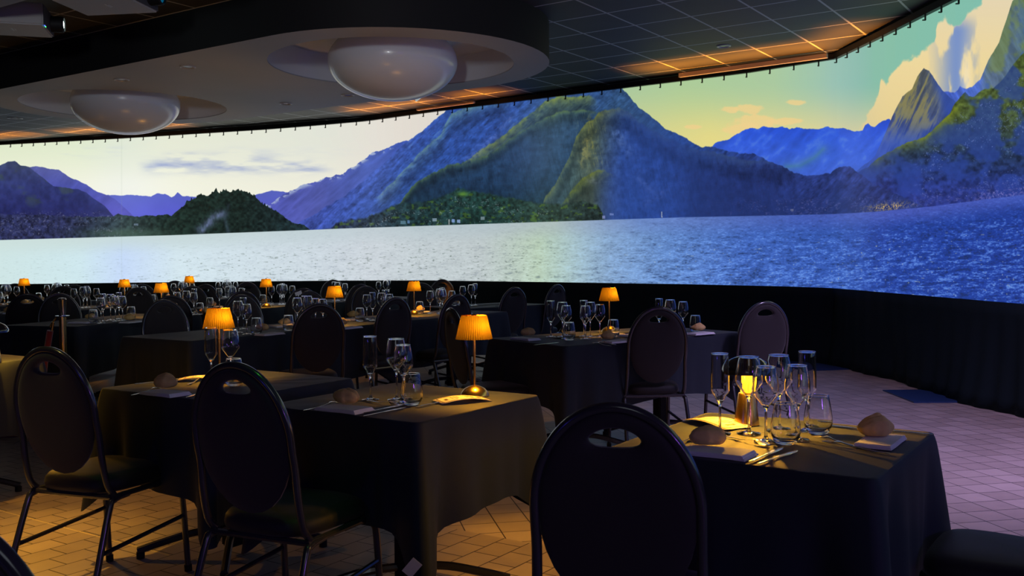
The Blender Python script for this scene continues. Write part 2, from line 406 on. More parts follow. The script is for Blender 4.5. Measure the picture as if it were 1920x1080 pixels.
RIDGE = dict(
 L1=[(-300,340),(-120,322),(-40,318),(0,311),(15,303),(28,302),(38,310),(55,313),(65,322),(80,334),(100,349),(125,352),(147,355),(160,360),(173,370),(197,387),(212,405),(235,440)],
 L2=[(-300,330),(40,318),(57,313),(67,312),(95,317),(110,318),(130,332),(145,338),(160,345),(172,353),(183,360),(203,367),(215,374),(227,383),(248,403),(262,440)],
 L3=[(-300,380),(203,366),(220,367),(240,365),(255,366),(267,368),(283,368),(293,362),(302,364),(310,364),(322,370),(327,367),(333,360),(338,364),(342,367),(367,369),(400,372),(477,366),(500,360),(510,357),(533,360),(545,362),(580,380),(700,420)],
 P=[(-300,395),(100,404),(160,406),(213,407),(222,401),(240,404),(262,407),(283,403),(300,404),(313,402),(322,405),(327,399),(340,389),(353,377),(365,372),(377,366),(390,367),(397,362),(405,359),(412,362),(420,357),(432,359),(443,357),(455,358),(467,362),(476,367),(483,374),(492,382),(500,387),(512,393),(520,397),(533,407),(547,417),(570,422),(583,431),(600,440)],
 M1=[(470,440),(493,384),(507,383),(520,372),(537,362),(550,356),(567,347),(585,341),(610,335),(625,331),(640,327),(652,318),(660,315),(678,301),(700,287),(722,279),(740,270),(753,267),(775,262),(800,300),(900,440)],
 G=[(520,440),(560,418),(600,395),(640,372),(680,340),(720,306),(752,275),(763,267),(772,259),(787,250),(803,236),(820,220),(832,212),(842,203),(880,190),(930,180),(990,170),(1060,165),(1120,158),(1163,163),(1175,175),(1187,190),(1203,205),(1220,218),(1232,228),(1250,243),(1265,250),(1280,256),(1300,268),(1317,276),(1333,275),(1363,283),(1390,288),(1413,287),(1425,293),(1440,302),(1467,312),(1487,323),(1513,330),(1535,329),(1557,325),(1565,318),(1573,313),(1593,312),(1600,316),(1607,323),(1640,345),(1760,400)],
 B=[(1320,300),(1337,273),(1345,266),(1363,263),(1378,254),(1393,245),(1407,239),(1420,241),(1433,237),(1450,240),(1467,238),(1480,242),(1493,239),(1513,242),(1535,243),(1553,238),(1565,241),(1580,240),(1600,246),(1617,246),(1622,236),(1628,230),(1633,236),(1640,237),(1653,228),(1668,223),(1700,260)],
 Y=[(1590,345),(1607,320),(1625,306),(1640,293),(1652,268),(1663,243),(1673,217),(1683,198),(1693,180),(1702,173),(1710,167),(1716,153),(1720,143),(1727,134),(1732,128),(1737,131),(1742,133),(1748,141),(1753,150),(1760,160),(1767,170),(1778,179),(1790,189),(1820,230),(1900,300)],
 Z=[(1740,210),(1767,173),(1778,171),(1790,174),(1796,168),(1800,161),(1806,165),(1813,167),(1822,163),(1830,155),(1838,150),(1845,133),(1853,113),(1862,98),(1873,80),(1880,58),(1887,37),(1893,18),(1898,2),(1910,-10),(1990,-60)],
 H=[(1500,345),(1590,335),(1607,324),(1625,315),(1640,300),(1655,292),(1675,280),(1700,268),(1733,257),(1750,243),(1765,228),(1780,213),(1790,195),(1800,182),(1810,172),(1817,182),(1826,180),(1845,168),(1862,165),(1880,150),(1900,120),(1920,100),(1990,40)],
 W=[(-300,459),(0,450),(230,443.5),(320,441),(450,436),(583,431),(640,428.5),(960,418),(1280,407.5),(1500,403),(1570,401),(1640,397),(1747,387),(1847,374),(1920,365),(2000,354)])
def paint(x, y):
    R = {k: poly(x, v)+np.where((x < v[0][0]) | (x > v[-1][0]), 900., 0.) for k, v in RIDGE.items()}; R['W'] = poly(x, RIDGE['W'])
    n1 = fbm(x/60, y/60, 5, 1); n2 = fbm(x/14, y/14, 4, 2); n3 = vnoise(x/2.2, y/2.2, 3)
    rn = (fbm(x/9, x*0+.5, 4, 5)-.5)
    # sky
    t = sst(120, 420, y)
    sky = rampx(x, [(-300,(222,232,200)),(150,(226,236,208)),(300,(232,236,216)),(600,(228,230,218)),(760,(228,222,212)),(900,(220,214,206)),(1150,(175,205,165)),(1280,(178,208,158)),(1450,(175,206,165)),(1560,(160,200,182)),(1640,(140,196,172)),(1920,(132,196,180))])
    low = rampx(x, [(-300,(240,242,214)),(250,(245,246,228)),(600,(240,238,222)),(760,(232,226,214)),(1150,(214,214,150)),(1330,(232,220,140)),(1600,(226,214,158)),(1920,(228,210,160))])
    tt = np.where(x > 1000, sst(150, 270, y), sst(250, 370, y))[..., None]
    img = sky*(1-tt)+low*tt
    # left clouds
    c = fbm(x/55+3, y/11, 5, 21)
    band = np.exp(-((y-(312+.006*(x-330)))/13)**2)*sst(250, 300, x)*(1-sst(560, 640, x))
    img = mixc(img, (150,165,212), np.clip((c*1.5-.45), 0, 1)*band*1.35)
    band = np.exp(-((y-(297+.0*(x-330)))/10)**2)*sst(290, 330, x)*(1-sst(420, 560, x))
    img = mixc(img, (165,176,214), np.clip((c*1.6-.6), 0, 1)*band*1.2)
    band = np.exp(-((y-285)/9)**2)*(sst(80, 120, x)*(1-sst(240, 262, x))+.6*sst(400, 440, x)*(1-sst(600, 700, x)))
    img = mixc(img, (205,212,222), np.clip(c*1.8-.75, 0, 1)*band)
    img = mixc(img, (250,250,238), np.exp(-((x-240)/90)**2-((y-352)/26)**2)*.6)
    # right clouds
    for cx, cy, w, h in [(1370,206,18,6),(1490,192,18,5),(1415,228,42,12),(1390,245,34,14),(1405,205,26,8),(1470,228,30,6),(1300,238,16,4)]:
        q = ((x-cx)/w)**2+((y-cy)/h)**2
        img = mixc(img, (242,212,146), sst(1.5, .6, q+(n2-.5)*2.0)*.8)
    # large cumulus bank: below the line from lower left to upper right
    e = poly(x, [(1600,262),(1618,232),(1635,200),(1648,175),(1652,150),(1662,158),(1672,140),(1690,118),(1720,100),(1738,90),(1752,78),(1758,45),(1772,36),(1788,52),(1800,48),(1812,30),(1840,5),(1862,-40),(2000,-200)])
    cb = sst(-4, 4, y-(e+(n2-.5)*20))*sst(1600, 1625, x+(n2-.5)*16)
    img = mixc(img, rampx(y, [(0,(232,216,180)),(120,(240,218,160)),(230,(234,212,150))]), cb)
    blue = sst(.42, .60, fbm(x/18+2, y/60, 4, 33)+.38*np.exp(-((x-1790)/13)**2)*np.exp(-((y-90)/55)**2)-.10*abs(x-1795)/60)
    img = mixc(img, (116,146,208), blue*cb*.9*np.exp(-((x-1795)/34)**2)*sst(200, 165, y)*sst(20, 60, y))
    img = mixc(img, (250,236,206), cb*.5*np.exp(-((x-1812)/10)**2-((y-150)/50)**2))
    # --- far blue range on the right
    def layer(img, ridge, amp, shade, soft=.8):
        m = sst(-soft, soft, y-(ridge+rn*amp)); return img*(1-m[..., None])+shade*m[..., None]
    dn = ridged((x+y*.9)/34, (y-x*.5)/50, 5, 41)
    sh = rampx(y, [(230,(38,84,214)),(270,(52,96,218)),(330,(66,104,212))])*(.82+.3*dn[..., None])
    sh = mixc(sh, (110,150,200), sst(.72, .95, dn)*.35+.35*np.exp(-dist(x, y, [(1470,318),(1500,305),(1530,292),(1545,278)])/7))
    sh = mixc(sh, (70,130,150), .6*np.exp(-dist(x, y, [(1475,312),(1500,311),(1525,297),(1543,280)])/5))
    img = layer(img, R['B'], 5, sh)
    # --- behind-right blue bits and the tall right wall of rock
    dn = ridged((x-y*.55)/13, (y+x*.5)/48, 5, 43)
    sh = rampx(x, [(1760,(70,100,205)),(1835,(80,110,195)),(1860,(92,112,140)),(1920,(84,110,128))])*(.7+.5*dn[..., None])
    sh = mixc(sh, (130,150,70), sst(.45, .65, fbm(x/26, y/30, 4, 44))*sst(1835, 1865, x)*.55)
    sh = mixc(sh, (52,90,190), sst(.56, .8, fbm(x/15+9, y/40, 4, 45))*.5)
    img = layer(img, R['Z'], 4, sh)
    # --- pyramid peak
    dn = ridged((x+y*.45)/9, (y-x*.6)/60, 5, 47)
    sh = rampx(y, [(130,(96,104,110)),(190,(86,98,124)),(240,(66,88,160)),(300,(58,86,180))])*(.62+.6*dn[..., None])
    sh = mixc(sh, (164,150,70), sst(.56, .82, dn+.16*np.exp(-((x-1712)/22)**2))*.65*sst(300, 200, y)*sst(1775, 1725, x+(y-150)*-.1))
    sh = mixc(sh, (44,80,190), sst(0, 25, (x-1737)-(y-150)*.32)*.65)
    sh = mixc(sh, (60,96,196), sst(230, 270, y)*.5)
    img = layer(img, R['Y'], 4, sh)
    # --- green hill with the houses in front (right)
    dn = fbm(x/7, y/7, 5, 51); g2 = fbm(x/45, y/35, 4, 52)
    sh = rampx(y, [(190,(86,104,52)),(240,(66,84,66)),(290,(42,62,98)),(340,(40,60,128)),(400,(48,62,138))])*(.45+1.05*dn[..., None])
    sh = mixc(sh, (46,74,160), sst(.48, .62, g2+.12*sst(1800, 1900, x))*.72)
    lit = np.exp(-dist(x, y, [(1640,298),(1662,280),(1735,256),(1752,240),(1768,228),(1790,206)])/9)
    sh = mixc(sh, (128,140,34), lit*(.35+.9*dn))
    sh = mixc(sh, (54,66,160), sst(300, 380, y)*.35)
    img = layer(img, R['H'], 6, sh, 1.2)
    hs = ((vnoise(x/1.8, y/1.5, 61) > .80) & (fbm(x/22, y/12, 3, 62)+.10*np.exp(-dist(x, y, [(1775,290),(1810,240),(1900,215)])/22) > .54))
    img = mixc(img, (140,160,226), hs*sst(0, 4, y-R['H']-20)*sst(1700, 1740, x)*(.1+.5*n3))
    # --- left hills
    dn = fbm(x/9, y/9, 5, 71)
    img = layer(img, R['L3'], 4, rampx(y, [(360,(92,104,196)),(400,(96,100,214)),(430,(84,92,196))])*(.93+.14*n1[..., None]))
    dn2 = ridged((x+y)/26, (y-x)/70, 4, 72)
    img = layer(img, R['L2'], 3, rampx(y, [(312,(96,104,170)),(350,(82,90,178)),(400,(86,84,188))])*(.86+.22*dn2[..., None]))
    sh = rampx(y, [(300,(66,78,116)),(350,(54,64,124)),(390,(46,52,112)),(440,(44,46,100))])*(.78+.42*dn[..., None])
    sh = mixc(sh, (70,92,60), sst(.5, .7, fbm(x/30, y/16, 4, 73))*sst(300, 330, y)*sst(400, 370, y)*.4)
    img = layer(img, R['L1'], 3, sh)
    # --- mountains right of the promontory
    dn = ridged((x+y*1.15)/20, (y-x*.8)/70, 5, 81)
    sh = rampx(x, [(480,(88,94,190)),(600,(88,98,178)),(700,(74,100,190)),(780,(60,92,190))])*(.74+.36*dn[..., None])
    sh = mixc(sh, (176,190,216), sst(0, 1, np.exp(-((y-R['M1'])/7)**2)*sst(.5, .62, fbm(x/12, y/8, 4, 82)))*.8)
    img = layer(img, R['M1'], 7, sh)
    # --- the big mountain
    def relief(p, q, sx, sy, o, sd, e=1.2):
        g = lambda X, Y: ridged((X+Y*p)/sx, (Y+X*q)/sy, o, sd)
        a_ = g(x, y); return a_, np.clip((g(x-e, y-e)-a_)*5, -1, 1)
    wx = x+(n2-.5)*8; f = fbm(x/8, y/8, 4, 93)
    dA, rA = relief(1.05, -.85, 46, 90, 5, 91, 1.6)     # strata falling to the lower left
    dB, rB = relief(-.28, .1, 34, 80, 5, 92, 1.6)       # near-vertical gullies
    tex = (f-.5)*.5
    def sub(sh, pts, base, litc, h, k, rel, x0, x1, amp=7, tk=.5):
        yy = poly(x, pts)+rn*amp+(n2-.5)*6
        below = np.maximum(y-yy, 0)
        c = base*(1+.30*rel+tex)[..., None]
        c = mixc(c, litc, np.exp(-below/h)*k*sst(.2, .75, f*.55+dA*.45+.15*rel))
        c = c*(1-.22*np.exp(-((below-h*2.2)/(h*1.2))**2))[..., None]
        m = sst(-1, 3, y-yy)*sst(x0-4, x0+26, x+(n2-.5)*20)*sst(x1+4, x1-26, x+(n2-.5)*20)
        return sh*(1-m[..., None])+c*m[..., None]
    blueA = rampx(x+(y-300)*.6, [(560,(80,88,178)),(700,(62,88,172)),(800,(50,88,168)),(900,(46,82,160)),(1000,(50,84,148)),(1150,(56,90,120)),(1250,(44,78,146)),(1400,(42,66,136)),(1600,(44,60,126))])
    sh = blueA*(1+.26*rA+tex)[..., None]
    sh = mixc(sh, (128,158,118), sst(.1, .8, rA)*sst(.5, .8, dA)*.55*sst(730, 790, x)*sst(420, 320, y)*sst(1060, 1000, x))
    sh = sub(sh, [(700,375),(750,327),(787,287),(827,250),(847,212),(900,190),(1000,170)], blueA*1.0, (132,172,132), 12, .75, rA, 700, 960)
    sh = sub(sh, [(760,372),(800,352),(840,330),(873,300),(900,280),(933,260),(963,237),(993,213),(1023,188),(1050,180)], rampx(x, [(780,(44,78,140)),(950,(50,80,118)),(1060,(48,76,108))]), (150,164,58), 15, .85, rA, 840, 1120)
    sh = sub(sh, [(640,440),(700,412),(740,392),(757,372),(773,347),(800,330),(840,310),(887,297),(910,290),(933,277),(973,247),(1007,227),(1057,207),(1107,207),(1127,213),(1150,240)], rampx(y, [(220,(46,76,112)),(300,(38,68,104)),(350,(32,60,92)),(400,(28,54,72)),(440,(30,50,60))]), (112,138,58), 7, .8, rB, 700, 1120)
    shB = rampx(x, [(1000,(44,76,112)),(1060,(56,82,96)),(1110,(78,94,82)),(1140,(60,84,120)),(1170,(46,78,150)),(1220,(42,74,150)),(1400,(40,62,132)),(1600,(44,58,126))])
    sh = sub(sh, [(1010,400),(1023,367),(1040,347),(1057,313),(1070,287),(1080,257),(1100,230),(1130,207),(1160,201),(1187,216),(1215,240),(1280,272),(1400,300)], shB, rampx(x, [(1130,(128,132,54)),(1200,(60,84,120))]), 13, .8, rB, 1000, 1500)
    sh = mixc(sh, (146,140,66), sst(.0, .7, rB)*.75*np.exp(-((x-1112)/26)**2)*sst(350, 290, y)*sst(205, 225, y))
    sh = mixc(sh, (60,84,140), np.exp(-((x-1000)/60)**2-((y-290)/60)**2)*.35)
    sh = sub(sh, [(1050,385),(1060,372),(1075,352),(1092,334),(1110,322),(1133,316),(1150,330),(1175,360)], shB*.88, (128,136,34), 13, 1.0, rB, 1050, 1150, 4)
    for pts, w, k, col in [
        ([(1102,265),(1099,285),(1098,312)], 4.5, .8, (170,160,88)),
        ([(880,300),(925,262),(960,222)], 5, .4, (120,140,215)),
        ([(1158,255),(1168,272),(1178,288)], 6, .6, (122,150,206)),
        ([(1203,335),(1215,350),(1222,360)], 6, .5, (112,134,206)),
        ([(1215,385),(1245,362)], 4, .4, (100,120,196)),
        ([(1105,338),(1122,345)], 5, .45, (130,140,150))]:
        d = dist(x+(n2-.5)*26+(f-.5)*10, y+(f-.5)*22, pts)
        sh = mixc(sh, col, np.exp(-(d/w))*k*sst(.25, .8, f*.6+dA*.4)*1.15)
    sh = mixc(sh, (46,76,150), sst(0, 60, (x-1140)+(y-250)*.2)*.45*sst(1400, 1250, x))
    sh = mixc(sh, (36,54,112), sst(0, 60, y-(R['G']+18))*sst(1240, 1340, x)*.65)
    sh = mixc(sh, (60,92,190), np.exp(-((x-1140)/30)**2)*sst(260, 330, y)*.25)
    img = layer(img, R['G'], 6, sh, 1.0)
    # village shore under the big mountain
    S = poly(x, [(600,440),(640,415),(700,405),(735,385),(757,382),(800,378),(840,365),(862,352),(900,360),(960,372),(1000,380),(1060,384),(1090,378),(1120,384),(1130,400),(1140,440)])
    dn = fbm(x/5, y/5, 4, 101)
    shS = rampx(x, [(640,(46,58,84)),(760,(34,60,66)),(900,(34,66,62)),(1100,(40,56,56))])*(.35+1.25*dn[..., None])
    shS = mixc(shS, (92,128,42), sst(.62, .75, fbm(x/9, y/6, 3, 102))*.5)
    shS = mixc(shS, (100,150,60), np.exp(-((x-868)/10)**2-((y-364)/4)**2)*.9)
    img = layer(img, S, 9, shS, 3)
    # lower left woods and town
    shP = rampx(x, [(-300,(46,50,96)),(120,(48,54,92)),(240,(44,62,60)),(330,(32,50,44)),(450,(30,46,42)),(560,(34,52,58))])*(.4+1.15*fbm(x/5, y/5, 4, 111)[..., None])
    img = layer(img, R['P']-np.maximum(0, vnoise(x/2.6, x*0, 140)-.55)*11*sst(330,350,x)*sst(540,500,x), 6, shP, .8)
    d = dist(x+(n2-.5)*18, y+(n1-.5)*10, [(376,432),(390,420),(405,405),(414,400)])
    img = mixc(img, (120,134,178), np.exp(-(d/8)**2)*(.2+.9*fbm(x/4, y/9, 3, 112))*.9)
    img = mixc(img, (88,102,140), np.exp(-(dist(x, y, [(428,385),(422,410),(428,435)])/4)**2)*.5*n2)
    img = mixc(img, (66,92,76), np.exp(-((x-235)/80)**2-((y-438)/9)**2)*.8)
    tn = (vnoise(x/1.8, y/1.3, 121) > .74)*sst(392, 402, y)*sst(.42, .55, fbm(x/26, y/10, 3, 122))*sst(300, 230, x)
    img = mixc(img, (156,160,186), tn*.45*(.1+n3))
    sv = (vnoise(x/2.0, y/1.5, 123) > .76)*sst(8, 14, y-S)*sst(640, 660, x)*sst(1125, 1000, x)*sst(.44, .56, fbm(x/30, y/12, 3, 124))
    img = mixc(img, (178,192,206), sv*.5*(.1+n3))
    sv = (vnoise(x/2.6, y/1.4, 125) > .70)*sst(34, 26, R['W']-y)*sst(1300, 1560, x+40)*sst(.40, .55, fbm(x/24, y/8, 3, 126))
    img = mixc(img, (128,126,190), sv*.4*(.1+n3))
    sv = (vnoise(x/1.8, y/1.8, 127) > .45)*np.exp(-((x-1665)/34)**2-((R['W']-y-7)/7)**2)
    img = mixc(img, (226,186,104), sv*.85*(.3+n3))
    sv = (vnoise(x/2.5, y/1.8, 129) > .5)*sst(16, 12, R['W']-y)*sst(1810, 1850, x)
    img = mixc(img, (150,136,206), sv*.6*n3)
    for bx, by, w, h, col in [(756,417,5,3,(100,140,160)),(766,416,2,3,(100,140,190)),(850,414,3,3,(150,180,240)),(860,415,3,3,(160,190,240)),(815,412,4,3,(150,170,190)),(905,409,4,3,(140,160,170)),(255,421,4,2,(110,130,150)),(1485,394,3,2,(110,115,150)),(1132,407,3,3,(140,150,210)),(1147,402,4,2,(120,140,200))]:
        img = mixc(img, col, (abs(x-bx) < w)*(abs(y-by) < h)*.75)
    # --- water
    wl = R['W']; dy = np.maximum(y-wl, 0)
    base = rampx(x, [(-300,(208,228,226)),(0,(210,232,232)),(150,(210,234,240)),(230,(202,222,250)),(330,(214,232,240)),(640,(206,216,224)),(900,(192,202,204)),(1010,(186,206,190)),(1070,(170,196,206)),(1150,(134,166,206)),(1250,(100,138,200)),(1400,(68,106,190)),(1560,(54,90,178)),(1640,(42,74,166)),(1920,(32,64,156))])
    far = rampx(x, [(-300,(214,236,228)),(640,(196,210,216)),(1040,(176,190,196)),(1200,(112,142,202)),(1500,(72,98,186)),(1700,(76,94,188)),(1920,(68,92,186))])
    q = sst(0, 40, dy)[..., None]
    w = far*(1-q)+base*q
    k = 6.5/(dy+9)
    sc = .35+.65*sst(5, 120, dy)
    r1 = fbm(x/26, y/7, 4, 131); r2 = fbm(x/3.2, y/1.3, 2, 132); r3a = fbm(x/6, y/1.9, 4, 133); r3b = ridged(x/20+y*.03, y/5.0, 5, 137)*.9; r3 = r3a*(1-sc)+r3b*sc
    amp = np.interp(x, [0, 300, 640, 900, 1100, 1300, 1920], [.02, .07, .16, .24, .42, .8, 1.0])*(.25+.75*sst(0, 60, dy))
    r = (.42*(r2-.5)+.75*(r3-.5)+.25*(r1-.5))*1.9
    w = w*(1+(r*amp*.5)[..., None])
    w = mixc(w, (36,56,104), sst(.10, .6, -r)*amp*.7)
    w = mixc(w, (142,186,236), sst(.12, .62, r)*amp*.52*sst(900, 1150, x))
    sp = fbm(x/6.5, y/1.7, 3, 134)+.12*(r1-.5)
    w = mixc(w, (110,124,118), sst(.66, .86, sp)*np.interp(x, [0, 300, 500, 1000, 1100], [.12, .35, .7, .75, .0])*sst(8, 60, dy))
    w = mixc(w, (226,226,190), sst(.9, .97, vnoise(x/4, y/1.6, 136))*sst(1050, 1250, x)*sst(30, 70, dy)*.5)
    img = img*(1-sst(-.6, .6, y-wl)[..., None])+w*sst(-.6, .6, y-wl)[..., None]
    img = mixc(img, (206,206,206), (abs(x-1241-(y-404)*.06) < .9)*(y > 397)*(y < 408)*.7)
    img = mixc(img, (206,206,206), (abs(x-842) < 1)*(y > 411)*(y < 421)*.6)
    # seams where neighbouring projector beams overlap
    for sx, wd, a, col in [(228,1.2,.10,(150,170,140)),(1030,60,.10,(190,220,150)),(1600,45,.10,(120,160,220)),(232,60,.10,(200,220,255)),(700,50,.06,(255,236,240))]:
        img = mixc(img, col, np.exp(-((x-sx)/wd)**2)*a)
    g = img.mean(-1, keepdims=True); img = g+(img-g)*.94
    return np.clip(img/255, 0, 1)**1.10

ZB, ZT = .70, 3.85; PW, PH = 5200, 520
LEN = CUM[-1]
def panorama():
    ss = (np.arange(PW)+.5)/PW*LEN; zz = ZB+(np.arange(PH)+.5)/PH*(ZT-ZB)
    s_lo = (C1-C0).length-3.85; s_hi = CUM[3]+.7      # beyond the frame the shore simply runs on, mirrored
    def fold(s): 
        s = np.where(s < s_lo, 2*s_lo-s, s); return np.where(s > s_hi, 2*s_hi-s, s)
    sf = fold(ss); P = np.array([[*along(float(s))[0].xy] for s in sf])
    X = P[:, 0][None, :]; Y = P[:, 1][None, :]; Z = zz[:, None]-EYE
    cp, sp = math.cos(PITCH), math.sin(PITCH)
    yy = Y*cp-Z*sp; z2 = Y*sp+Z*cp; u = X/yy*FPX; v = z2/yy*FPX; c, s_ = math.cos(ROLL), math.sin(ROLL)
    px = 960+u*c-v*s_; py = 540-(u*s_+v*c)
    out = np.ones((PH, PW, 4), np.float32)
    for i in range(0, PW, 1300): out[:, i:i+1300, :3] = paint(px[:, i:i+1300], py[:, i:i+1300])
    im = bpy.data.images.new('panorama', PW, PH); im.pixels.foreach_set(out.ravel()); im.update(); im.pack(); return im
bm = bmesh.new(); uvl = bm.loops.layers.uv.new('UVMap'); NR = 6
grid = []
def inward(d): return Vector((-d.y, d.x, 0))
def offs(s):                            # wall point moved a little into the room, mitred at the corners
    p, d = along(s)
    for k in (1, 2, 3):
        if abs(s-CUM[k]) < 1e-6:
            d0 = (PATH[k]-PATH[k-1]).normalized(); d1 = (PATH[k+1]-PATH[k]).normalized(); n = (inward(d0)+inward(d1)).normalized()
            return p, n
    return p, inward(d)
for s in cols:
    p, n = offs(s); zt, zb = HT[s]
    grid.append([(bm.verts.new((p.x, p.y, zb+(zt-zb)*j/NR)), s, zb+(zt-zb)*j/NR) for j in range(NR+1)])
for a, b in zip(grid, grid[1:]):
    for j in range(NR):
        q4 = [a[j], a[j+1], b[j+1], b[j]]; f = bm.faces.new([v[0] for v in q4])
        for l, v in zip(f.loops, q4): l[uvl].uv = (v[1]/LEN, (v[2]-ZB)/(ZT-ZB))
scr_m = bpy.data.materials.new('projected_picture'); scr_m.use_nodes = True; q = NT(scr_m)
ti = q.new('ShaderNodeTexImage'); ti.image = panorama(); ti.extension = 'EXTEND'
um = q.new('ShaderNodeUVMap'); um.uv_map = 'UVMap'; q.link(um.outputs[0], ti.inputs[0])
q.b.inputs['Base Color'].default_value = (.02, .02, .02, 1); q.b.inputs['Roughness'].default_value = .9
q.link(ti.outputs['Color'], q.b.inputs['Emission Color']); q.b.inputs['Emission Strength'].default_value = 1.0
scr = empty('projection_screen', (C1.x, C1.y, 0))
def child(o, p): o.parent = p; o.matrix_parent_inverse = Matrix.Translation(-p.location); return o
tag(scr, 'wide wraparound projection screen showing mountains above a blue lake', 'projection screen')
child(obj('screen_fabric', bm, scr_m), scr)
# black batten along the top edge with its ties
bm = bmesh.new(); prev = None
for s in cols:
    p, n = offs(s); zt, zb = HT[s]
    r_ = [bm.verts.new(p+n*a+Vector((0, 0, zt+b))) for a, b in ((-.03, -.012), (.05, -.012), (.05, .055), (-.03, .055))]
    if prev:
        for k in range(4): bm.faces.new((prev[k], prev[(k+1) % 4], r_[(k+1) % 4], r_[k]))
    prev = r_
child(obj('batten', bm, batten_m, smooth=False), scr)
bm = bmesh.new(); box(bm, (0, 0, -.035), (.014, .012, .07)); box(bm, (0, .012, -.068), (.012, .03, .010)); tie = obj('tie', bm, batten_m, smooth=False)
first = True; s = (C1-C0).length-4.0
while s < CUM[3]+.5:
    p, n = offs(s); zt = heights(s)[0]; _, d = along(s)
    t = tie if first else tie.copy()
    if not first: COL.objects.link(t)
    first = False; t.location = p+n*.045+Vector((0, 0, zt)); t.rotation_euler = (0, 0, math.atan2(d.y, d.x)); child(t, scr); s += .30
# ------------------------------------------------------------------ black drapes below the screen
def drape(name, s0, s1, label, foot=.10):
    bm = bmesh.new(); prev = None; s = s0; rnd = random.Random(3)
    while s <= s1+1e-6:
        p, n = offs(s); zb = heights(s)[1]; col = []
        for j in range(9):
            t = j/8; z = zb*(1-t)+.004*t
            a = .035+.012*math.sin(s*23+2*math.sin(s*1.7))*(.2+t)+.02*math.sin(s*6.1+t)*t+foot*t*t*(.5+.5*math.sin(s*2.3))
            col.append(bm.verts.new(p+n*a+Vector((0, 0, z))))
        if prev:
            for j in range(8): bm.faces.new((prev[j], prev[j+1], col[j+1], col[j]))
        prev = col; s += .045
    o = obj(name, bm, curtain_m); md = o.modifiers.new('solid', 'SOLIDIFY'); md.thickness = .004; md.offset = 0
    tag(o, label, 'curtain', 'black drapes hanging below the screen')
drape('black_drape', .2, CUM[1]-.02, 'black drape below the blue water on the right side wall, folds down to the floor')
drape('black_drape', CUM[1]+.02, CUM[2]-.02, 'black drape below the big mountain, hanging behind the dining tables')
drape('black_drape', CUM[2]+.02, CUM[3]+1.5, 'black drape below the pale water at the far left of the screen', .03)
# added amber area lights without fixtures, near the floor, wash the edge of the ceiling
def amber(s0, s1, e, off=.55, w=.42):
    p, n = offs((s0+s1)/2); _, d = along((s0+s1)/2)
    l = light('AREA', p+n*off+Vector((0, 0, .12)), p+n*off+Vector((0, 0, CEIL)), e*2.0, (1.0, .30, .006), s1-s0, w)
    l.data.spread = R(13); l.rotation_mode = 'QUATERNION'
    zax = Vector((0, 0, -1)); xax = d.normalized(); yax = zax.cross(xax).normalized()
    l.rotation_quaternion = Matrix((xax, yax, zax)).transposed().to_quaternion()
amber(CUM[1]-1.4, CUM[1]-.1, 5, .30); amber(CUM[1]+.1, CUM[1]+2.3, 12); amber(CUM[1]+4.6, CUM[1]+7.6, 14)
amber(CUM[2]+3.3, CUM[2]+6.0, 12, .6); amber(CUM[2]+6.6, CUM[3]+.6, 12, .7)
# floor mats in front of the right drape
for k, (pts, lab) in enumerate(((((3.50, 9.05), (3.48, 8.30), (4.02, 8.30), (3.95, 9.05)), 'dark floor mat with blue screen tint lying against the right drape, the nearer one'),
                      (((2.75, 11.35), (3.35, 10.65), (3.78, 10.75), (3.62, 11.35), (3.3, 11.6)), 'dark floor mat with blue screen tint in the corner below the drapes, the farther one'))):
    bm = bmesh.new(); prism(bm, pts, .001, .012); tag(obj('floor_mat', bm, matt_m, smooth=False), lab, 'mat', 'floor mats with blue screen tint by the drapes')
# ------------------------------------------------------------------ ceiling fittings
def dome():
    root = empty('dome_lamp'); bm = bmesh.new(); prof = []
    for k in range(0, 25): t = -PI/2+(PI/2+.62)*k/24; prof.append((.66*math.cos(t), .385*math.sin(t)))
    lathe(bm, prof, 64); obj('dome_shade', bm, dome_m, root)
    bm = bmesh.new(); lathe(bm, [(.20, .20), (.22, .21), (.22, .30), (0, .30)], 32); obj('ceiling_mount', bm, recess_m, root); return root
dp = proto(dome(), 'ceiling lamp')
inst(dp, (-1.20, 9.90, SZ+.03), 0, 'large frosted dome lamp in the right-hand ceiling recess, the nearer one', 'frosted dome lamps in the ceiling recesses')
inst(dp, (-4.93, 12.38, SZ+.03), 0, 'large frosted dome lamp in the left-hand ceiling recess, the farther one', 'frosted dome lamps in the ceiling recesses')
def downlight():
    root = empty('downlight'); bm = bmesh.new(); lathe(bm, [(.05, .0), (.072, -.012), (.080, -.008), (.082, .0)], 24); obj('trim_ring', bm, down_m, root)
    bm = bmesh.new(); lathe(bm, [(0, -.004), (.05, -.002)], 24); obj('lens', bm, downd, root); return root
dl = proto(downlight(), 'ceiling spotlight')
for x, y, z, lab in ((352, 125, SZ, 'small round downlight in the grey ceiling band, nearest the right recess'), (228, 149, SZ, 'small round downlight in the grey ceiling band, above the left dome lamp'),
                (652, 178, SZ, 'small round downlight under the right dome lamp at the back edge of the band'), (536, 194, SZ, 'small round downlight at the back edge of the ceiling band, between the domes'),
                (1357, 86, CEIL, 'small round downlight in the tiled ceiling on the right'), (23, 221, CEIL, 'small round downlight in the tiled ceiling at the far left, left of its pair'), (33, 222, CEIL, 'small round downlight in the tiled ceiling at the far left, right of its pair')):
    inst(dl, at(x, y, z), 0, lab, 'small ceiling downlights')
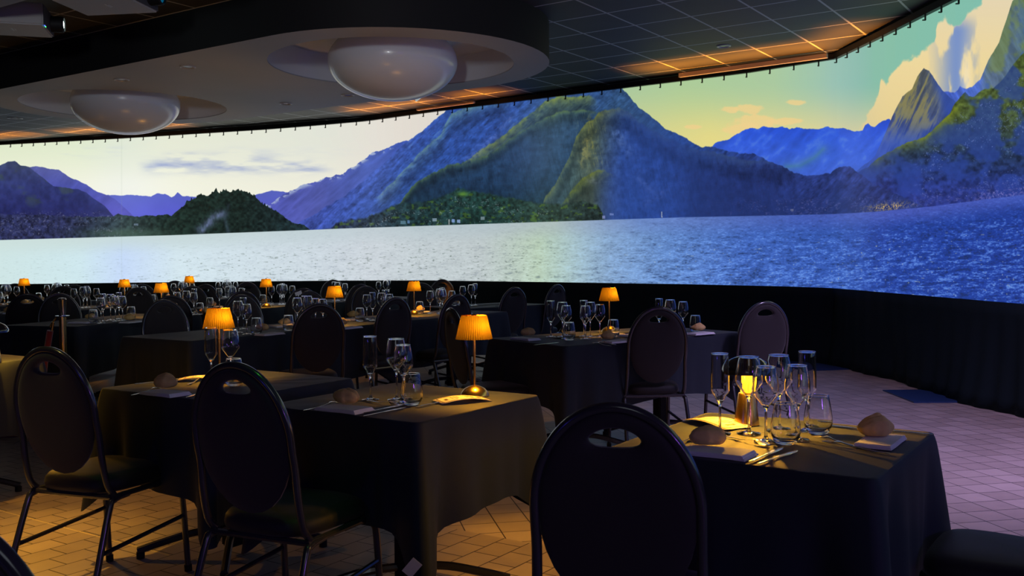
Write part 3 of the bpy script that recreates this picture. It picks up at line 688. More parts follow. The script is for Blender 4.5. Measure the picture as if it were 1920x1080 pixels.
# exit light
p = at(784, 184, 3.58); ex = empty('exit_light', p, R(-34)+PI/2+.9)
bm = bmesh.new(); box(bm, (0, 0, .045), (.34, .10, .07), bev=.008); obj('housing', bm, white_m, ex)
bm = bmesh.new(); box(bm, (0, 0, -.0), (.30, .02, .05)); obj('diffuser', bm, white_m, ex, smooth=False)
bm = bmesh.new(); box(bm, (-.03, -.012, .002), (.05, .012, .035)); obj('green_light', bm, green_m, ex, smooth=False)
tag(ex, 'small lit emergency exit light under the ceiling beside the right dome lamp', 'exit light')
# projectors
def projector(loc, head, label, lit):
    root = empty('projector', loc, R(head-90)); W, L, H = .50, .62, .19
    bm = bmesh.new(); box(bm, (0, -L/2, H/2), (W, L, H), bev=.012); obj('housing', bm, proj_m, root, ang=25)
    bm = bmesh.new(); box(bm, (0, .001, H/2), (W-.02, .004, H-.02)); obj('front_grille', bm, mat('grille', (.07, .07, .08), .5) if 'grille' not in MATS else MATS['grille'], root, smooth=False)
    bm = bmesh.new(); lathe(bm, [(.060, 0), (.070, .0), (.070, .10), (.058, .11), (.052, .09)], 28)
    for v in bm.verts: v.co = Vector((v.co.x-.12, v.co.z, v.co.y+H/2))
    obj('lens_barrel', bm, black_m, root)
    bm = bmesh.new(); lathe(bm, [(0, .105), (.03, .102), (.053, .09)], 28)
    for v in bm.verts: v.co = Vector((v.co.x-.12, v.co.z, v.co.y+H/2))
    obj('lens', bm, lens_m if lit else lens2_m, root)
    for m_, x_ in ((ledb, .0), (ledg, .035)):
        bm = bmesh.new(); box(bm, (.20-x_, .004, .006), (.020, .006, .007)); obj('status_light', bm, m_, root, smooth=False)
    bm = bmesh.new(); box(bm, (0.02, -.28, -.001), (.10, .012, .002)); box(bm, (0.02, -.26, -.001), (.06, .006, .002)); obj('bottom_label', bm, down_m, root, smooth=False)
    bm = bmesh.new(); tube(bm, [(0, -.3, H), (0, -.3, CEIL-loc[2])], .02); box(bm, (0, -.3, CEIL-loc[2]-.01), (.16, .16, .02)); box(bm, (0, -.3, H+.01), (.2, .2, .012)); obj('ceiling_bracket', bm, black_m, root)
    tag(root, label, 'projector', 'projectors hung from the ceiling')
projector((-4.03, 8.46, 3.30), 16, 'ceiling projector at the far left with a brightly lit lens', True)
projector((-2.88, 7.60, 3.30), -8, 'ceiling projector at the top edge with a dim blue lens, right of the bright one', False)
# ------------------------------------------------------------------ banquet chair with an oval back
def oval_back():
    """plane coordinates (x, h) up the back; centre (0,0), half width A, half height B; crescent grip hole near the top"""
    A, B = .178, .238; hc = .168; N = 56; bm = bmesh.new()
    def P(x, h, y): return Vector((x, y, h))
    inner, outer = [], []
    for k in range(N):
        t = 2*PI*k/N; cx, sx = math.cos(t), math.sin(t)
        x = .058*cx; h = (.006+.016*sx if sx > 0 else .006+.030*sx)+(.012*(1-abs(cx)**2)) if True else 0
        inner.append((x, hc+h))
    for k in range(N):
        t = 2*PI*k/N; dx, dh = math.cos(t), math.sin(t)
        a = (dx/A)**2+(dh/B)**2; b = 2*(hc*dh)/B**2; c = (hc/B)**2-1
        r = (-b+math.sqrt(b*b-4*a*c))/(2*a); outer.append((dx*r, hc+dh*r))
    T = [0, .05, .14, .35, .65, .88, .97, 1.0]
    th = lambda t: .014*(1-abs(2*t-1)**6)+.004
    fr, bk = [], []
    for t in T:
        fr.append([bm.verts.new(P(i[0]+(o[0]-i[0])*t, i[1]+(o[1]-i[1])*t, th(t)*1.25)) for i, o in zip(inner, outer)])
        bk.append([bm.verts.new(P(i[0]+(o[0]-i[0])*t, i[1]+(o[1]-i[1])*t, -th(t)*.8)) for i, o in zip(inner, outer)])
    for L_, flip in ((fr, 0), (bk, 1)):
        for a, b in zip(L_, L_[1:]):
            for k in range(N): bm.faces.new((a[k], a[(k+1) % N], b[(k+1) % N], b[k]))
    for a, b in ((fr[0], bk[0]), (fr[-1], bk[-1])):
        for k in range(N): bm.faces.new((a[k], a[(k+1) % N], b[(k+1) % N], b[k]))
    return bm
LEAN = R(9)
def back_pt(x, h, y=0):               # from the plane of the backrest to chair space
    hh = h; return Vector((x, -.235-(hh-.0)*math.sin(LEAN)+y*math.cos(LEAN)-.02, .726+hh*math.cos(LEAN)+y*math.sin(LEAN)))
def chair():
    root = empty('banquet_chair')
    bm = oval_back()
    for v in bm.verts: v.co = back_pt(v.co.x, v.co.z, v.co.y)
    obj('backrest', bm, fabric, root, ang=60)
    # tube that runs over the oval and down to the seat
    pts = []
    for k in range(25):
        t = PI+.10-(PI+.20)*k/24; pts.append(back_pt(.187*math.cos(t), .248*math.sin(t)))
    l = [Vector((-.186, -.238, .64)), Vector((-.188, -.226, .54)), Vector((-.190, -.205, .455)), Vector((-.190, -.175, .415))]
    r = [Vector((-p.x, p.y, p.z)) for p in l]
    path = spline(list(reversed(l))+pts[::2]+r, 4)
    bm = bmesh.new(); tube(bm, path, .0125, 10); obj('back_frame', bm, frame_m, root, ang=60)
    # seat: rounded trapezoid cushion
    bm = bmesh.new(); N = 48
    def out(k, s):
        t = 2*PI*k/N; c_, s_ = math.cos(t), math.sin(t); e = .5
        x = math.copysign(abs(c_)**e, c_); y = math.copysign(abs(s_)**e, s_)
        wdt = .197+.020*y; return x*wdt*s, y*.205*s
    prof = [(.0, .414), (.93, .414), (.985, .422), (1.0, .438), (.985, .458), (.93, .472), (.75, .482), (.4, .487), (0, .488)]
    rings = []
    for s_, z in prof:
        if s_ == 0: rings.append([bm.verts.new((0, .0, z))])
        else: rings.append([bm.verts.new((*out(k, s_), z)) for k in range(N)])
    for a, b in zip(rings, rings[1:]):
        for k in range(N):
            k2 = (k+1) % N
            if len(a) == 1: bm.faces.new((a[0], b[k], b[k2]))
            elif len(b) == 1: bm.faces.new((a[k], a[k2], b[0]))
            else: bm.faces.new((a[k], a[k2], b[k2], b[k]))
    obj('seat', bm, seatfab, root, ang=50)
    bm = bmesh.new(); z = .405
    for s_ in (-1, 1): tube(bm, [(s_*.190, -.19, z), (s_*.20, .17, z)], .011, 8)
    tube(bm, [(-.19, -.185, z), (.19, -.185, z)], .011, 8); tube(bm, [(-.198, .165, z), (.198, .165, z)], .011, 8)
    obj('seat_frame', bm, frame_m, root)
    for s_ in (-1, 1):
        bm = bmesh.new(); tube(bm, spline([(s_*.190, .02, .402), (s_*.196, .13, .400), (s_*.200, .185, .370), (s_*.202, .200, .30), (s_*.206, .222, .0)], 5), .0125, 10)
        lg = obj('leg', bm, frame_m, root, ang=60)
        bm = bmesh.new(); tube(bm, [(s_*.206, .222, .0), (s_*.2055, .2205, .028)], .0155, 10); obj('rubber_foot', bm, black_m, lg)
        bm = bmesh.new(); tube(bm, spline([(s_*.190, -.10, .402), (s_*.196, -.180, .395), (s_*.200, -.215, .35), (s_*.212, -.335, .0)], 5), .0125, 10)
        lg = obj('leg', bm, frame_m, root, ang=60)
        bm = bmesh.new(); tube(bm, [(s_*.212, -.335, .0), (s_*.211, -.327, .028)], .0155, 10); obj('rubber_foot', bm, black_m, lg)
        bm = bmesh.new(); tube(bm, [(s_*.205, -.262, .21), (s_*.203, .207, .24)], .009, 8); obj('stretcher', bm, frame_m, root)
    return root
cp_ = proto(chair(), 'chair')
GC = 'black banquet chairs with oval backs'
def place_chair(x, D, head, label):    # x, D: where the top of the back is
    b = far(x, D); h = R(head); d = Vector((math.cos(h), math.sin(h), 0)); c = b+d*.29
    return inst(cp_, (c.x, c.y, 0), h-PI/2, label, GC)
CH = [(85, 3.56, 70, 'black oval-back chair at the front left table, grip hole at its top, seen from behind'),
 (436, 2.97, 66, 'black oval-back chair hiding part of the front left table, second from left in front'),
 (1150, 2.08, 76, 'large nearest black oval-back chair in front of the right foreground table'),
 (-135, 1.25, 72, 'blurred black chair back cut off in the bottom left corner'),
 (598, 6.75, 118, 'black oval-back chair at the middle long table, above the gap between foreground tables'),
 (741, 7.75, 138, 'black oval-back chair straight above the champagne flute of the centre foreground table'),
 (857, 8.3, 138, 'black oval-back chair behind the turned chair and left of the pleated lamp'),
 (846, 6.06, 22, 'black chair turned sideways right behind the pleated lamp of the centre foreground table'),
 (965, 10.1, 132, 'narrow-looking black oval-back chair just right of the pleated lamp, near the drape'),
 (1045, 11.0, 140, 'black oval-back chair behind the flute of the right long table, against the drape'),
 (1235, 6.0, 97, 'black oval-back chair flat from behind at the right long table'),
 (1436, 6.56, 105, 'black oval-back chair at the right end of the right long table, by the open aisle'),
 (306, 7.65, -46, 'black chair facing the camera side between the two left long tables, pale rim'),
 (452, 8.6, -46, 'chair with grey rim behind the glasses and just right of the left amber lamp'),
 (454, 9.6, 118, 'dark chair back right behind the grey-rimmed chair by the left amber lamp'),
 (50, 9.4, 112, 'dark chair back at the far left, before the small lamp and glasses'),
 (110, 9.35, -62, 'chair with a thin light rim just behind the brass post'),
 (118, 12.1, -60, 'chair back behind the brass post, its rim rising above the one just behind the post'),
 (139, 12.6, -50, 'chair rim against the drape right above the brass post group, farthest there'),
 (28, 13.6, -70, 'chair behind the leftmost small lamp against the drape'),
 (258, 11.2, -52, 'chair facing the room right of the crowded glasses, below the second small lamp'),
 (266, 12.7, -50, 'chair rim showing over the one below the second small lamp'),
 (328, 14.6, -62, 'far chair showing its top left of the highest small lamp'),
 (320, 8.6, 122, 'dark chair back right behind the pale-rimmed chair, under the low small lamp'),
 (360, 11.6, -52, 'chair facing the room below the highest small lamp'),
 (384, 12.4, 128, 'dark chair back right of the highest small lamp, beside the bright far table'),
 (463, 13.4, -60, 'chair rim against the drape left of the small lamp above the left long table'),
 (568, 10.4, 118, 'dark chair back with a pale mark on its top in the middle of the room'),
 (580, 9.5, -46, 'grey-rimmed chair right in front of the dark one in the middle of the room'),
 (625, 14.3, -78, 'far chair facing the room above the middle lamp with its back hole visible'),
 (676, 11.8, 126, 'dark chair back right of the middle lamp'),
 (686, 10.9, -60, 'grey-rimmed chair nested in front of the dark one right of the middle lamp'),
 (790, 12.1, -72, 'chair rim directly right of the lamp in the centre, against the drape'),
 (829, 14.0, 108, 'far dark chair back above the crowded glasses in the centre')]
chairs = [place_chair(*a) for a in CH]
b = Vector((1.37, 2.63, 0)); inst(cp_, b, R(146)-PI/2, 'black chair at the bottom right corner, only its bluish seat showing', GC)
# white sticker on one far chair
bm = bmesh.new(); box(bm, (0, 0, 0), (.075, .002, .038)); st = obj('paper_sticker', bm, napkin_m, chairs[27], smooth=False)
st.matrix_parent_inverse = Matrix.Identity(4); pt = back_pt(-.055, .205, -.016); st.location = pt; st.rotation_euler = (LEAN, R(-20), 0)
# ------------------------------------------------------------------ tables and cloths
def cloth_mesh(L, W, drop=.37, seed=0, z=.752):
    rnd = random.Random(seed); ph = [rnd.uniform(0, 6.28) for _ in range(6)]
    bm = bmesh.new(); a, b = L/2+.006, W/2+.006; r = .025
    per = []                            # (x, y, nx, ny, distance to nearest corner, corner direction)
    def side(x0, y0, x1, y1, nx, ny):
        n = max(10, int(math.hypot(x1-x0, y1-y0)/.022)); 
        for k in range(n): t = k/n; per.append((x0+(x1-x0)*t, y0+(y1-y0)*t, nx, ny))
    def cor(cx, cy, a0):
        for k in range(8): t = a0+PI/2*k/8; per.append((cx+r*math.cos(t), cy+r*math.sin(t), math.cos(t), math.sin(t)))
    side(a, -b+r, a, b-r, 1, 0); cor(a-r, b-r, 0); side(a-r, b, -a+r, b, 0, 1); cor(-a+r, b-r, PI/2)
    side(-a, b-r, -a, -b+r, -1, 0); cor(-a+r, -b+r, PI); side(-a+r, -b, a-r, -b, 0, -1); cor(a-r, -b+r, 3*PI/2)
    n = len(per); s = 0; rows = []
    top = []; M = 12
    zs = [0, .006, .02, .05, .09, .14, .20, .27, .34, .42, .5, .58, .66, .74, .82, .9, .96, 1.0]
    for i, (x, y, nx, ny) in enumerate(per):
        x2, y2 = per[i-1][:2]; s += math.hypot(x-x2, y-y2) if i else 0
        dc = min(math.hypot(x-sx*a, y-sy*b) for sx in (-1, 1) for sy in (-1, 1)); c = math.exp(-(dc/.10)**2); cs = max(0, 1-dc/.25)
        d_all = drop+.17*c+.02*math.sin(s*5+ph[0]); col = []
        f = .55*math.sin(s*21+ph[1]+1.5*math.sin(s*4+ph[2]))+.45*math.sin(s*37+ph[3])
        cd_ = Vector((math.copysign(1, x), math.copysign(1, y), 0)).normalized()
        for t in zs:
            dz = d_all*t; o_ = .004+(1-math.exp(-dz/.012))*.006
            fold = (.012*f*t**.8)*(1-c*.5)+.010*t
            p = Vector((x+nx*(o_+fold), y+ny*(o_+fold), z-dz+.0015*(1-min(1, dz/.006))))
            p += cd_*(c*.085*t**.9)-Vector((nx, ny, 0))*(math.exp(-((dc-.13)/.05)**2)*.045*t)
            col.append(bm.verts.new(p))
        rows.append(col)
    for i in range(n):
        A_, B_ = rows[i], rows[(i+1) % n]
        for j in range(len(zs)-1): bm.faces.new((A_[j], B_[j], B_[j+1], A_[j+1]))
    # top grid joined to the rim: concentric rings shrinking to the centre line
    prev = [r_[0] for r_ in rows]
    for q_ in (.97, .9, .75, .5, .25):
        cur = []
        for (x, y, nx, ny) in per:
            cur.append(bm.verts.new((x*q_ if L <= W*1.2 else (x-math.copysign(min(abs(x), (1-q_)*b), x)), y*q_, z+.0016+.0012*math.sin(x*31+ph[4])*math.sin(y*27+ph[5])*(1 if q_ < .95 else 0))))
        for i in range(n): bm.faces.new((prev[i], prev[(i+1) % n], cur[(i+1) % n], cur[i]))
        prev = cur
    bm.faces.new(prev); bmesh.ops.remove_doubles(bm, verts=bm.verts[:], dist=.0003)
    return bm
def table(name_phrase, cx, cy, ang, L, W, drop=.37, near=True, nped=None):
    t = empty('dining_table', (cx, cy, 0), R(ang))
    bm = bmesh.new(); box(bm, (0, 0, .735), (L-.01, W-.01, .026), bev=.004); obj('tabletop', bm, black_m, t, smooth=False)
    nped = nped or (1 if L < 1 else 2)
    for k in range(nped):
        px = 0 if nped == 1 else (-L/4+L/2*k)
        bm = bmesh.new(); box(bm, (px, 0, .38), (.075, .075, .69), bev=.008); col = obj('column', bm, black_m, t, smooth=False)
        for q_ in range(4):
            an = PI/4+PI/2*q_; dx, dy = math.cos(an), math.sin(an)
            bm = bmesh.new(); tube(bm, spline([(px+dx*.03, dy*.03, .11), (px+dx*.16, dy*.16, .10), (px+dx*.30, dy*.30, .065), (px+dx*.40, dy*.40, .035)], 4), .017, 8)
            ft = obj('foot', bm, frame_m, t)
            bm = bmesh.new(); tube(bm, [(px+dx*.39, dy*.39, .001), (px+dx*.39, dy*.39, .03)], .018, 10); obj('floor_pad', bm, black_m, ft)
    tag(t, 'black table base under the '+name_phrase, 'table', 'cloth-covered dining tables')
    c = obj('tablecloth', cloth_mesh(L, W, drop, hash(name_phrase) % 97 if False else len(name_phrase)), cloth_m, ang=70)
    c.location = (cx, cy, 0); c.rotation_euler = (0, 0, R(ang))
    tag(c, 'black cloth over the '+name_phrase, 'tablecloth', 'black tablecloths')
    return t, c
TB = dict(
 right=('right foreground table with mushroom lamp', uv(-.93, 2.765), -34, .715, .72, .38),
 centre=('centre foreground table with pleated lamp', uv(-2.395, 2.81), -34, .73, .73, .37),
 left=('front left table behind the two foreground chairs', uv(-3.39, 2.80), -34, .70, .78, .37),
 edge=('small corner of a table at the far left edge', uv(-5.60, 2.62), -34, .80, .72, .42),
 aisle=('long table on the right in front of the dark drape', Vector((.73, 6.62, 0)), 37, 1.62, .78, .40),
 middle=('long middle table with an amber lamp', uv(-5.76, 5.12), 56, 2.0, .75, .40),
 post=('long table right behind the brass post', Vector((-3.72, 8.85, 0)), 73, 1.70, .75, .40),
 seven=('far table with a lamp below the big mountain', uv(-5.78, 7.06), 56, 1.7, .75, .40),
 eight=('far table by the drape right of the pleated lamp', Vector((-.30, 10.85, 0)), 42, 1.25, .75, .40),
 nine=('far table left of centre behind the left amber lamp', Vector((-2.95, 11.1, 0)), 60, 1.7, .75, .40),
 eleven=('far table behind the crowded glasses at the left', Vector((-4.78, 11.4, 0)), 66, 1.5, .75, .40),
 twelve=('farthest table at the left with the leftmost small lamp', Vector((-6.25, 12.5, 0)), 70, 1.7, .75, .40),
 ten=('bright-topped far table below the wooded headland', Vector((-4.28, 13.4, 0)), 62, 1.7, .75, .40),
 thirteen=('table cut by the left edge behind the dark chair', Vector((-5.60, 9.75, 0)), 70, 1.25, .75, .40),
 fifteen=('far table at the drape right of the centre lamp', Vector((-1.95, 12.75, 0)), 50, 1.7, .75, .40))
TAB = {}
for k, (ph, c, a, L, W, dr) in TB.items(): TAB[k] = table(ph, c.x, c.y, a, L, W, dr)
# sewn label on the near corner of the centre cloth
tc = TAB['centre'][1]
bm = bmesh.new(); box(bm, (0, 0, 0), (.038, .0015, .055)); lb = obj('sewn_label', bm, label_m, tc, smooth=False); lb['label'] = 'white label sewn to the corner'
M = tc.matrix_basis.inverted() if False else Matrix.LocRotScale(tc.location, tc.rotation_euler, None).inverted()
pw = Vector((-.325, 3.02, .315)); lb.matrix_parent_inverse = Matrix.Identity(4); lb.location = M @ pw; lb.rotation_euler = (0, R(42), R(34+6))
# ------------------------------------------------------------------ lamps
def pleated_lamp():
    root = empty('pleated_table_lamp')
    bm = bmesh.new(); lathe(bm, [(0, 0), (.056, 0), (.057, .003), (.052, .016), (.040, .029), (.022, .038), (.008, .042), (0, .043)], 40); obj('base', bm, brass, root, ang=30)
    bm = bmesh.new(); lathe(bm, [(.0055, .04), (.0055, .300)], 14); obj('pole', bm, brass, root)
    bm = bmesh.new(); lathe(bm, [(.0, .300), (.012, .300), (.012, .316), (.006, .322), (0, .323)], 16); obj('finial', bm, brass, root)
    bm = bmesh.new(); lathe(bm, [(.0072, .285), (.018, .287), (.018, .297), (.0072, .299)], 18); obj('bulb', bm, glow_m, root)
    NP = 46
    bm = bmesh.new(); mod = lambda f: 1+.05*math.cos(2*PI*f*NP)
    lathe(bm, [(.0705, .224), (.0690, .226), (.0485, .3155), (.0475, .3165)], NP*4, mod=mod); obj('lamp_shade', bm, sh_m, root, ang=180)
    bm = bmesh.new()
    for k in range(3):
        t = 2*PI*k/3; tube(bm, [(.005*math.cos(t), .005*math.sin(t), .309), (.047*math.cos(t), .047*math.sin(t), .313)], .0012, 6)
    obj('shade_carrier', bm, brass, root)
    return root
lp = proto(pleated_lamp(), 'lamp')
GL = 'brass table lamps with pleated amber shades'
def lamp_at(p, label, e=.55, k=0):
    o = inst(lp, p, .3, label, GL)
    l = bpy.data.lights.new('bulb_light', 'POINT'); l.energy = e*15; l.color = (1.0, .44, .035); l.shadow_soft_size = .012
    lo = bpy.data.objects.new('bulb_light', l); COL.objects.link(lo); lo.location = Vector(p)+Vector((.020, -.012, .268)); return o
Z = .756
lamp_at(at(890, 742, Z), 'brass lamp with pleated amber shade on the corner of the centre foreground table, the largest', .9)
lamp_at(at(412, 705, Z), 'pleated amber lamp on the front left table behind the wine glasses', .9)
for x, D, lab in ((627, 7.85, 'pleated amber lamp on the middle long table'), (1142, 6.85, 'pleated amber lamp standing alone against the dark drape on the right long table'),
                  (776, 9.2, 'pleated amber lamp right of centre below the big mountain'), (499, 10.9, 'small pleated lamp against the pale water, left of centre'),
                  (302, 9.35, 'small pleated lamp lower than its neighbours above the pale-rimmed chair'), (233, 11.3, 'small pleated lamp second from the left at the back'),
                  (45, 12.4, 'small pleated lamp farthest left at the back'), (355, 13.2, 'small pleated lamp standing highest against the pale water')):
    p = far(x, D); lamp_at(Vector((p.x, p.y, Z)), lab, .8)
def mushroom_lamp():
    root = empty('mushroom_table_lamp')
    bm = bmesh.new(); lathe(bm, [(0, 0), (.038, 0), (.040, .002), (.040, .005), (.027, .098), (.025, .102), (0, .103)], 40); obj('base', bm, brass, root, ang=30)
    bm = bmesh.new(); lathe(bm, [(.019, .103), (.0195, .106), (.0195, .166), (.017, .168)], 28); obj('diffuser', bm, glow_m, root)
    bm = bmesh.new(); pr = [(.078*math.cos(t), .168+.054*math.sin(t)) for t in [PI/2*k/14 for k in range(15)]]; pr[-1] = (0, pr[-1][1])
    pi_ = [(max(0, r_-.002) if r_ > .003 else 0, z-.002) for r_, z in reversed(pr)]
    lathe(bm, pi_+pr[::1] if False else pr+pi_, 48); obj('dome_shade', bm, domesh, root, ang=30)
    return root
mp = proto(mushroom_lamp(), 'lamp')
for p, lab, e in ((at(1400, 796, Z), 'mushroom lamp with a brass cone base and dark dome, glowing on the right foreground table', 2.2),
               (Vector((-2.765, 5.10, Z)), 'mushroom lamp with a dark dome cut by the left edge of the view', 1.6)):
    inst(mp, p, 0, lab, 'cordless mushroom lamps')
    for dx, dy in ((-.043, -.02), (.043, -.02), (0, .047)):
        l = bpy.data.lights.new('lamp_light', 'POINT'); l.energy = e*3.4; l.color = (1.0, .46, .04); l.shadow_soft_size = .006
        lo = bpy.data.objects.new('lamp_light', l); COL.objects.link(lo); lo.location = Vector(p)+Vector((dx, dy, .176))
# ------------------------------------------------------------------ glasses, bread, napkins, cutlery
def shell(name, outer, t=.0011, seg=36):
    """closed glass wall: outer profile from foot centre up to the rim, inner bowl profile back down"""
    bm = bmesh.new(); lathe(bm, outer, seg); root = obj(name, bm, glass_m, None, ang=50); return root
def stem_glass(name, H, rb, hb, rt, zmax, foot=.034):
    # foot, stem, bowl outside, rim, bowl inside
    out = [(0, 0), (foot, 0), (foot, .0018), (foot*.6, .004), (.008, .009), (.0042, .018), (.0036, .05), (.0036, hb-.018), (.0052, hb-.006)]
    bowl = [(.012, hb+.004), (rb*.62, hb+(zmax-hb)*.48), (rb*.96, zmax-.006), (rb, zmax), (rb*.995, zmax+.008), (rb*.93+rt*.07, zmax+(H-zmax)*.35), (rb*.3+rt*.7, zmax+(H-zmax)*.78), (rt, H)]
    bowl[-1:] = [(rt+.0002, H-.0045), (rt, H-.003), (rt+.0006, H-.001), (rt+.0001, H)]; inn = [(max(0, r-.0014), z+(.0 if z > zmax else .0008)) for r, z in reversed(bowl)]; inn[0] = (rt-.0016, H); inn[1] = (rt-.0022, H-.001); inn[2] = (rt-.0014, H-.003); inn[3] = (rt-.0012, H-.0045); inn.append((0, hb+.006))
    return shell(name, out+bowl+inn)
GP = dict(flute=stem_glass('champagne_flute', .246, .028, .098, .0255, .132, .033),
          red=stem_glass('red_wine_glass', .236, .0405, .112, .030, .158, .036),
          white=stem_glass('white_wine_glass', .220, .0370, .102, .0275, .142, .034),
          tumbler=shell('water_tumbler', [(0, 0), (.024, 0), (.031, .004), (.040, .022), (.0425, .038), (.0415, .055), (.036, .09), (.0313, .1140), (.0311, .1155), (.0315, .117), (.031, .118), (.0295, .118), (.0290, .117), (.0296, .1155), (.0299, .1140), (.0345, .09), (.040, .055), (.0405, .038), (.037, .022), (.026, .012), (0, .010)]))
CATN = dict(flute='glass', red='glass', white='glass', tumbler='glass')
GR = dict(flute='champagne flutes on the tables', red='large wine glasses on the tables', white='smaller wine glasses on the tables', tumbler='water tumblers on the tables')
NM = dict(flute='tall champagne flute', red='large wine glass', white='small wine glass', tumbler='stemless tumbler')
for k, o in GP.items(): proto(o, CATN[k])
def glass(kind, p, where): return inst(GP[kind], (p[0], p[1], Z+.0005), random.random()*6, NM[kind]+' '+where, GR[kind])
def bread(seed, knot=False):
    bm = bmesh.new(); bmesh.ops.create_icosphere(bm, subdivisions=4, radius=1); rnd = random.Random(seed); ph = [rnd.uniform(0, 6) for _ in range(6)]
    for v in bm.verts:
        x, y, z = v.co; q_ = 1+.07*math.sin(3*x+ph[0])*math.cos(2.5*y+ph[1])+.04*math.sin(7*y+ph[2]+3*z)+.03*math.sin(9*x+ph[3])
        cr = math.exp(-((y-.15*math.sin(3*x+ph[4]))/.10)**2)*max(0, z)*.16*(1-abs(x)**3)
        px_ = x*.052*q_*(1-.10*abs(z)); py_ = y*.034*q_*(1-.25*abs(x)**2); pz = (z*.029*q_-(cr*.06)) 
        if knot: pz += .010*math.exp(-((x-.15)/.5)**2-((y)/.5)**2)*max(0, z)
        v.co = (px_, py_, max(pz, -.021)+.021)
    return obj('bread_roll', bm, bread_m, None, ang=80)
bp1 = proto(bread(1), 'bread'); bp2 = proto(bread(5, True), 'bread'); bp3 = proto(bread(9, True), 'bread')
def napkin():
    bm = bmesh.new(); L, W = .20, .105
    for k in range(4):                  # four folded layers with a rounded fold along one long side
        z0 = .0008+k*.0030; ins = .003*k
        poly = []
        for i in range(11): poly.append((-L/2+ins+(L-2*ins)*i/10, -W/2+ins*.4))
        for i in range(11): poly.append((L/2-ins-(L-2*ins)*i/10, W/2-ins*.6))
        lo = [bm.verts.new((x, y, z0+.0006*math.sin(x*40+k))) for x, y in poly]; hi = [bm.verts.new((x*.995, y*.99, z0+.0027+.0010*math.sin(x*30+k*2)+.001*(x/L+.5))) for x, y in poly]
        n = len(poly)
        for i in range(10): bm.faces.new((lo[i], lo[i+1], lo[n-2-i], lo[n-1-i])); bm.faces.new((hi[i], hi[i+1], hi[n-2-i], hi[n-1-i]))
        for i in range(n): bm.faces.new((lo[i], lo[(i+1) % n], hi[(i+1) % n], hi[i]))
    return obj('folded_napkin', bm, napkin_m, None, ang=50)
npk = proto(napkin(), 'napkin')
def flat_piece(name, outline, bend, th=.0022):
    """outline: half widths along the length; bend(s) gives the height"""
    bm = bmesh.new(); rows = []
    for s_, wd in outline:
        z = bend(s_); rows.append([bm.verts.new((x*wd, s_, z+dz)) for x, dz in ((-1, 0), (-.5, th*.5), (.5, th*.5), (1, 0), (.5, -th*.5), (-.5, -th*.5))])
    for a, b in zip(rows, rows[1:]):
        for k in range(6): bm.faces.new((a[k], a[(k+1) % 6], b[(k+1) % 6], b[k]))
    bm.faces.new(rows[0]); bm.faces.new(rows[-1]); return bm
hb_ = lambda s_: .0035+.009*math.exp(-((s_-.055)/.03)**2)
def fork():
    bm = flat_piece('f', [(-.105, .003), (-.10, .0065), (-.08, .0075), (-.03, .0035), (.03, .0027), (.045, .006), (.055, .0115), (.064, .012)], hb_)
    for k in range(4):
        x = -.0099+.0066*k; tube(bm, [(x*.95, .062, hb_(.062)), (x, .08, hb_(.08)-.001), (x, .103, .0075)], [.0018, .0016, .0008], 6)
    return obj('fork', bm, steel, None)
def knife(): return obj('knife', flat_piece('k', [(-.115, .003), (-.11, .0055), (-.09, .0070), (-.02, .0045), (-.01, .0045), (.0, .0080), (.05, .0100), (.09, .0085), (.108, .003)], lambda s_: .0032), steel, None)
def spoon():
    return obj('spoon', flat_piece('s', [(-.09, .003), (-.085, .006), (-.06, .0065), (-.02, .003), (.03, .0026), (.042, .006), (.055, .0135), (.068, .0165), (.08, .014), (.09, .005)], lambda s_: .0032+.010*math.exp(-((s_-.04)/.02)**2)), steel, None)
FK, KN, SP = proto(fork(), 'fork'), proto(knife(), 'knife'), proto(spoon(), 'spoon')
def cut(pr, p, head, label, grp): return inst(pr, (p[0], p[1], Z), R(head-90), label, grp)
def cut2(pr, px0, px1, label, grp, lift=0):      # handle end and tip read from the photo
    a = at(*px0, Z); b = at(*px1, Z); m = (a+b)/2; d = b-a
    return inst(pr, (m.x, m.y, Z+lift), math.atan2(d.y, d.x)-PI/2, label, grp)
def menu(p, head, label, L=.20, W=.105):
    root = empty('menu_card', (p[0], p[1], Z), R(head-90)); bm = bmesh.new(); n = 14
    zz = lambda t: .003+.012*math.sin(PI*t)
    a = [(bm.verts.new((-W/2, -L/2+L*i/n, zz(i/n))), bm.verts.new((W/2, -L/2+L*i/n, zz(i/n)))) for i in range(n+1)]
    for i in range(n): bm.faces.new((a[i][0], a[i][1], a[i+1][1], a[i+1][0]))
    o = obj('card', bm, paper_m, root); md = o.modifiers.new('solid', 'SOLIDIFY'); md.thickness = .0006
    bm = bmesh.new()
    def strip_(x0, x1, t0, t1):
        k = 4; pr = None
        for i in range(k+1):
            t = t0+(t1-t0)*i/k; r_ = (bm.verts.new((x0, -L/2+L*t, zz(t)+.0009)), bm.verts.new((x1, -L/2+L*t, zz(t)+.0009)))
            if pr: bm.faces.new((pr[0], pr[1], r_[1], r_[0]))
            pr = r_
    w2 = W/2
    strip_(-w2+.008, -w2+.012, .06, .94); strip_(w2-.012, w2-.008, .06, .94); strip_(-w2+.012, w2-.012, .06, .075); strip_(-w2+.012, w2-.012, .925, .94)
    for t in (.30, .36, .42, .60, .66, .72): strip_(-w2*.5, w2*.5*(.6+.4*math.sin(t*40)), t, t+.018)
    strip_(-.018, .018, .80, .87); strip_(-.014, .014, .15, .21)
    obj('printed_frame', bm, ink_m, root); tag(root, label, 'menu', 'menu cards on the foreground tables'); return root
GN = 'white folded napkins'; GB = 'bread rolls on the napkins'; GF = 'forks on the tables'; GK = 'knives on the tables'; GS = 'spoons on the tables'
def nap(p, head, w, lift=0): return inst(npk, (p[0], p[1], Z+lift), R(head-90), 'white folded napkin '+w, GN)
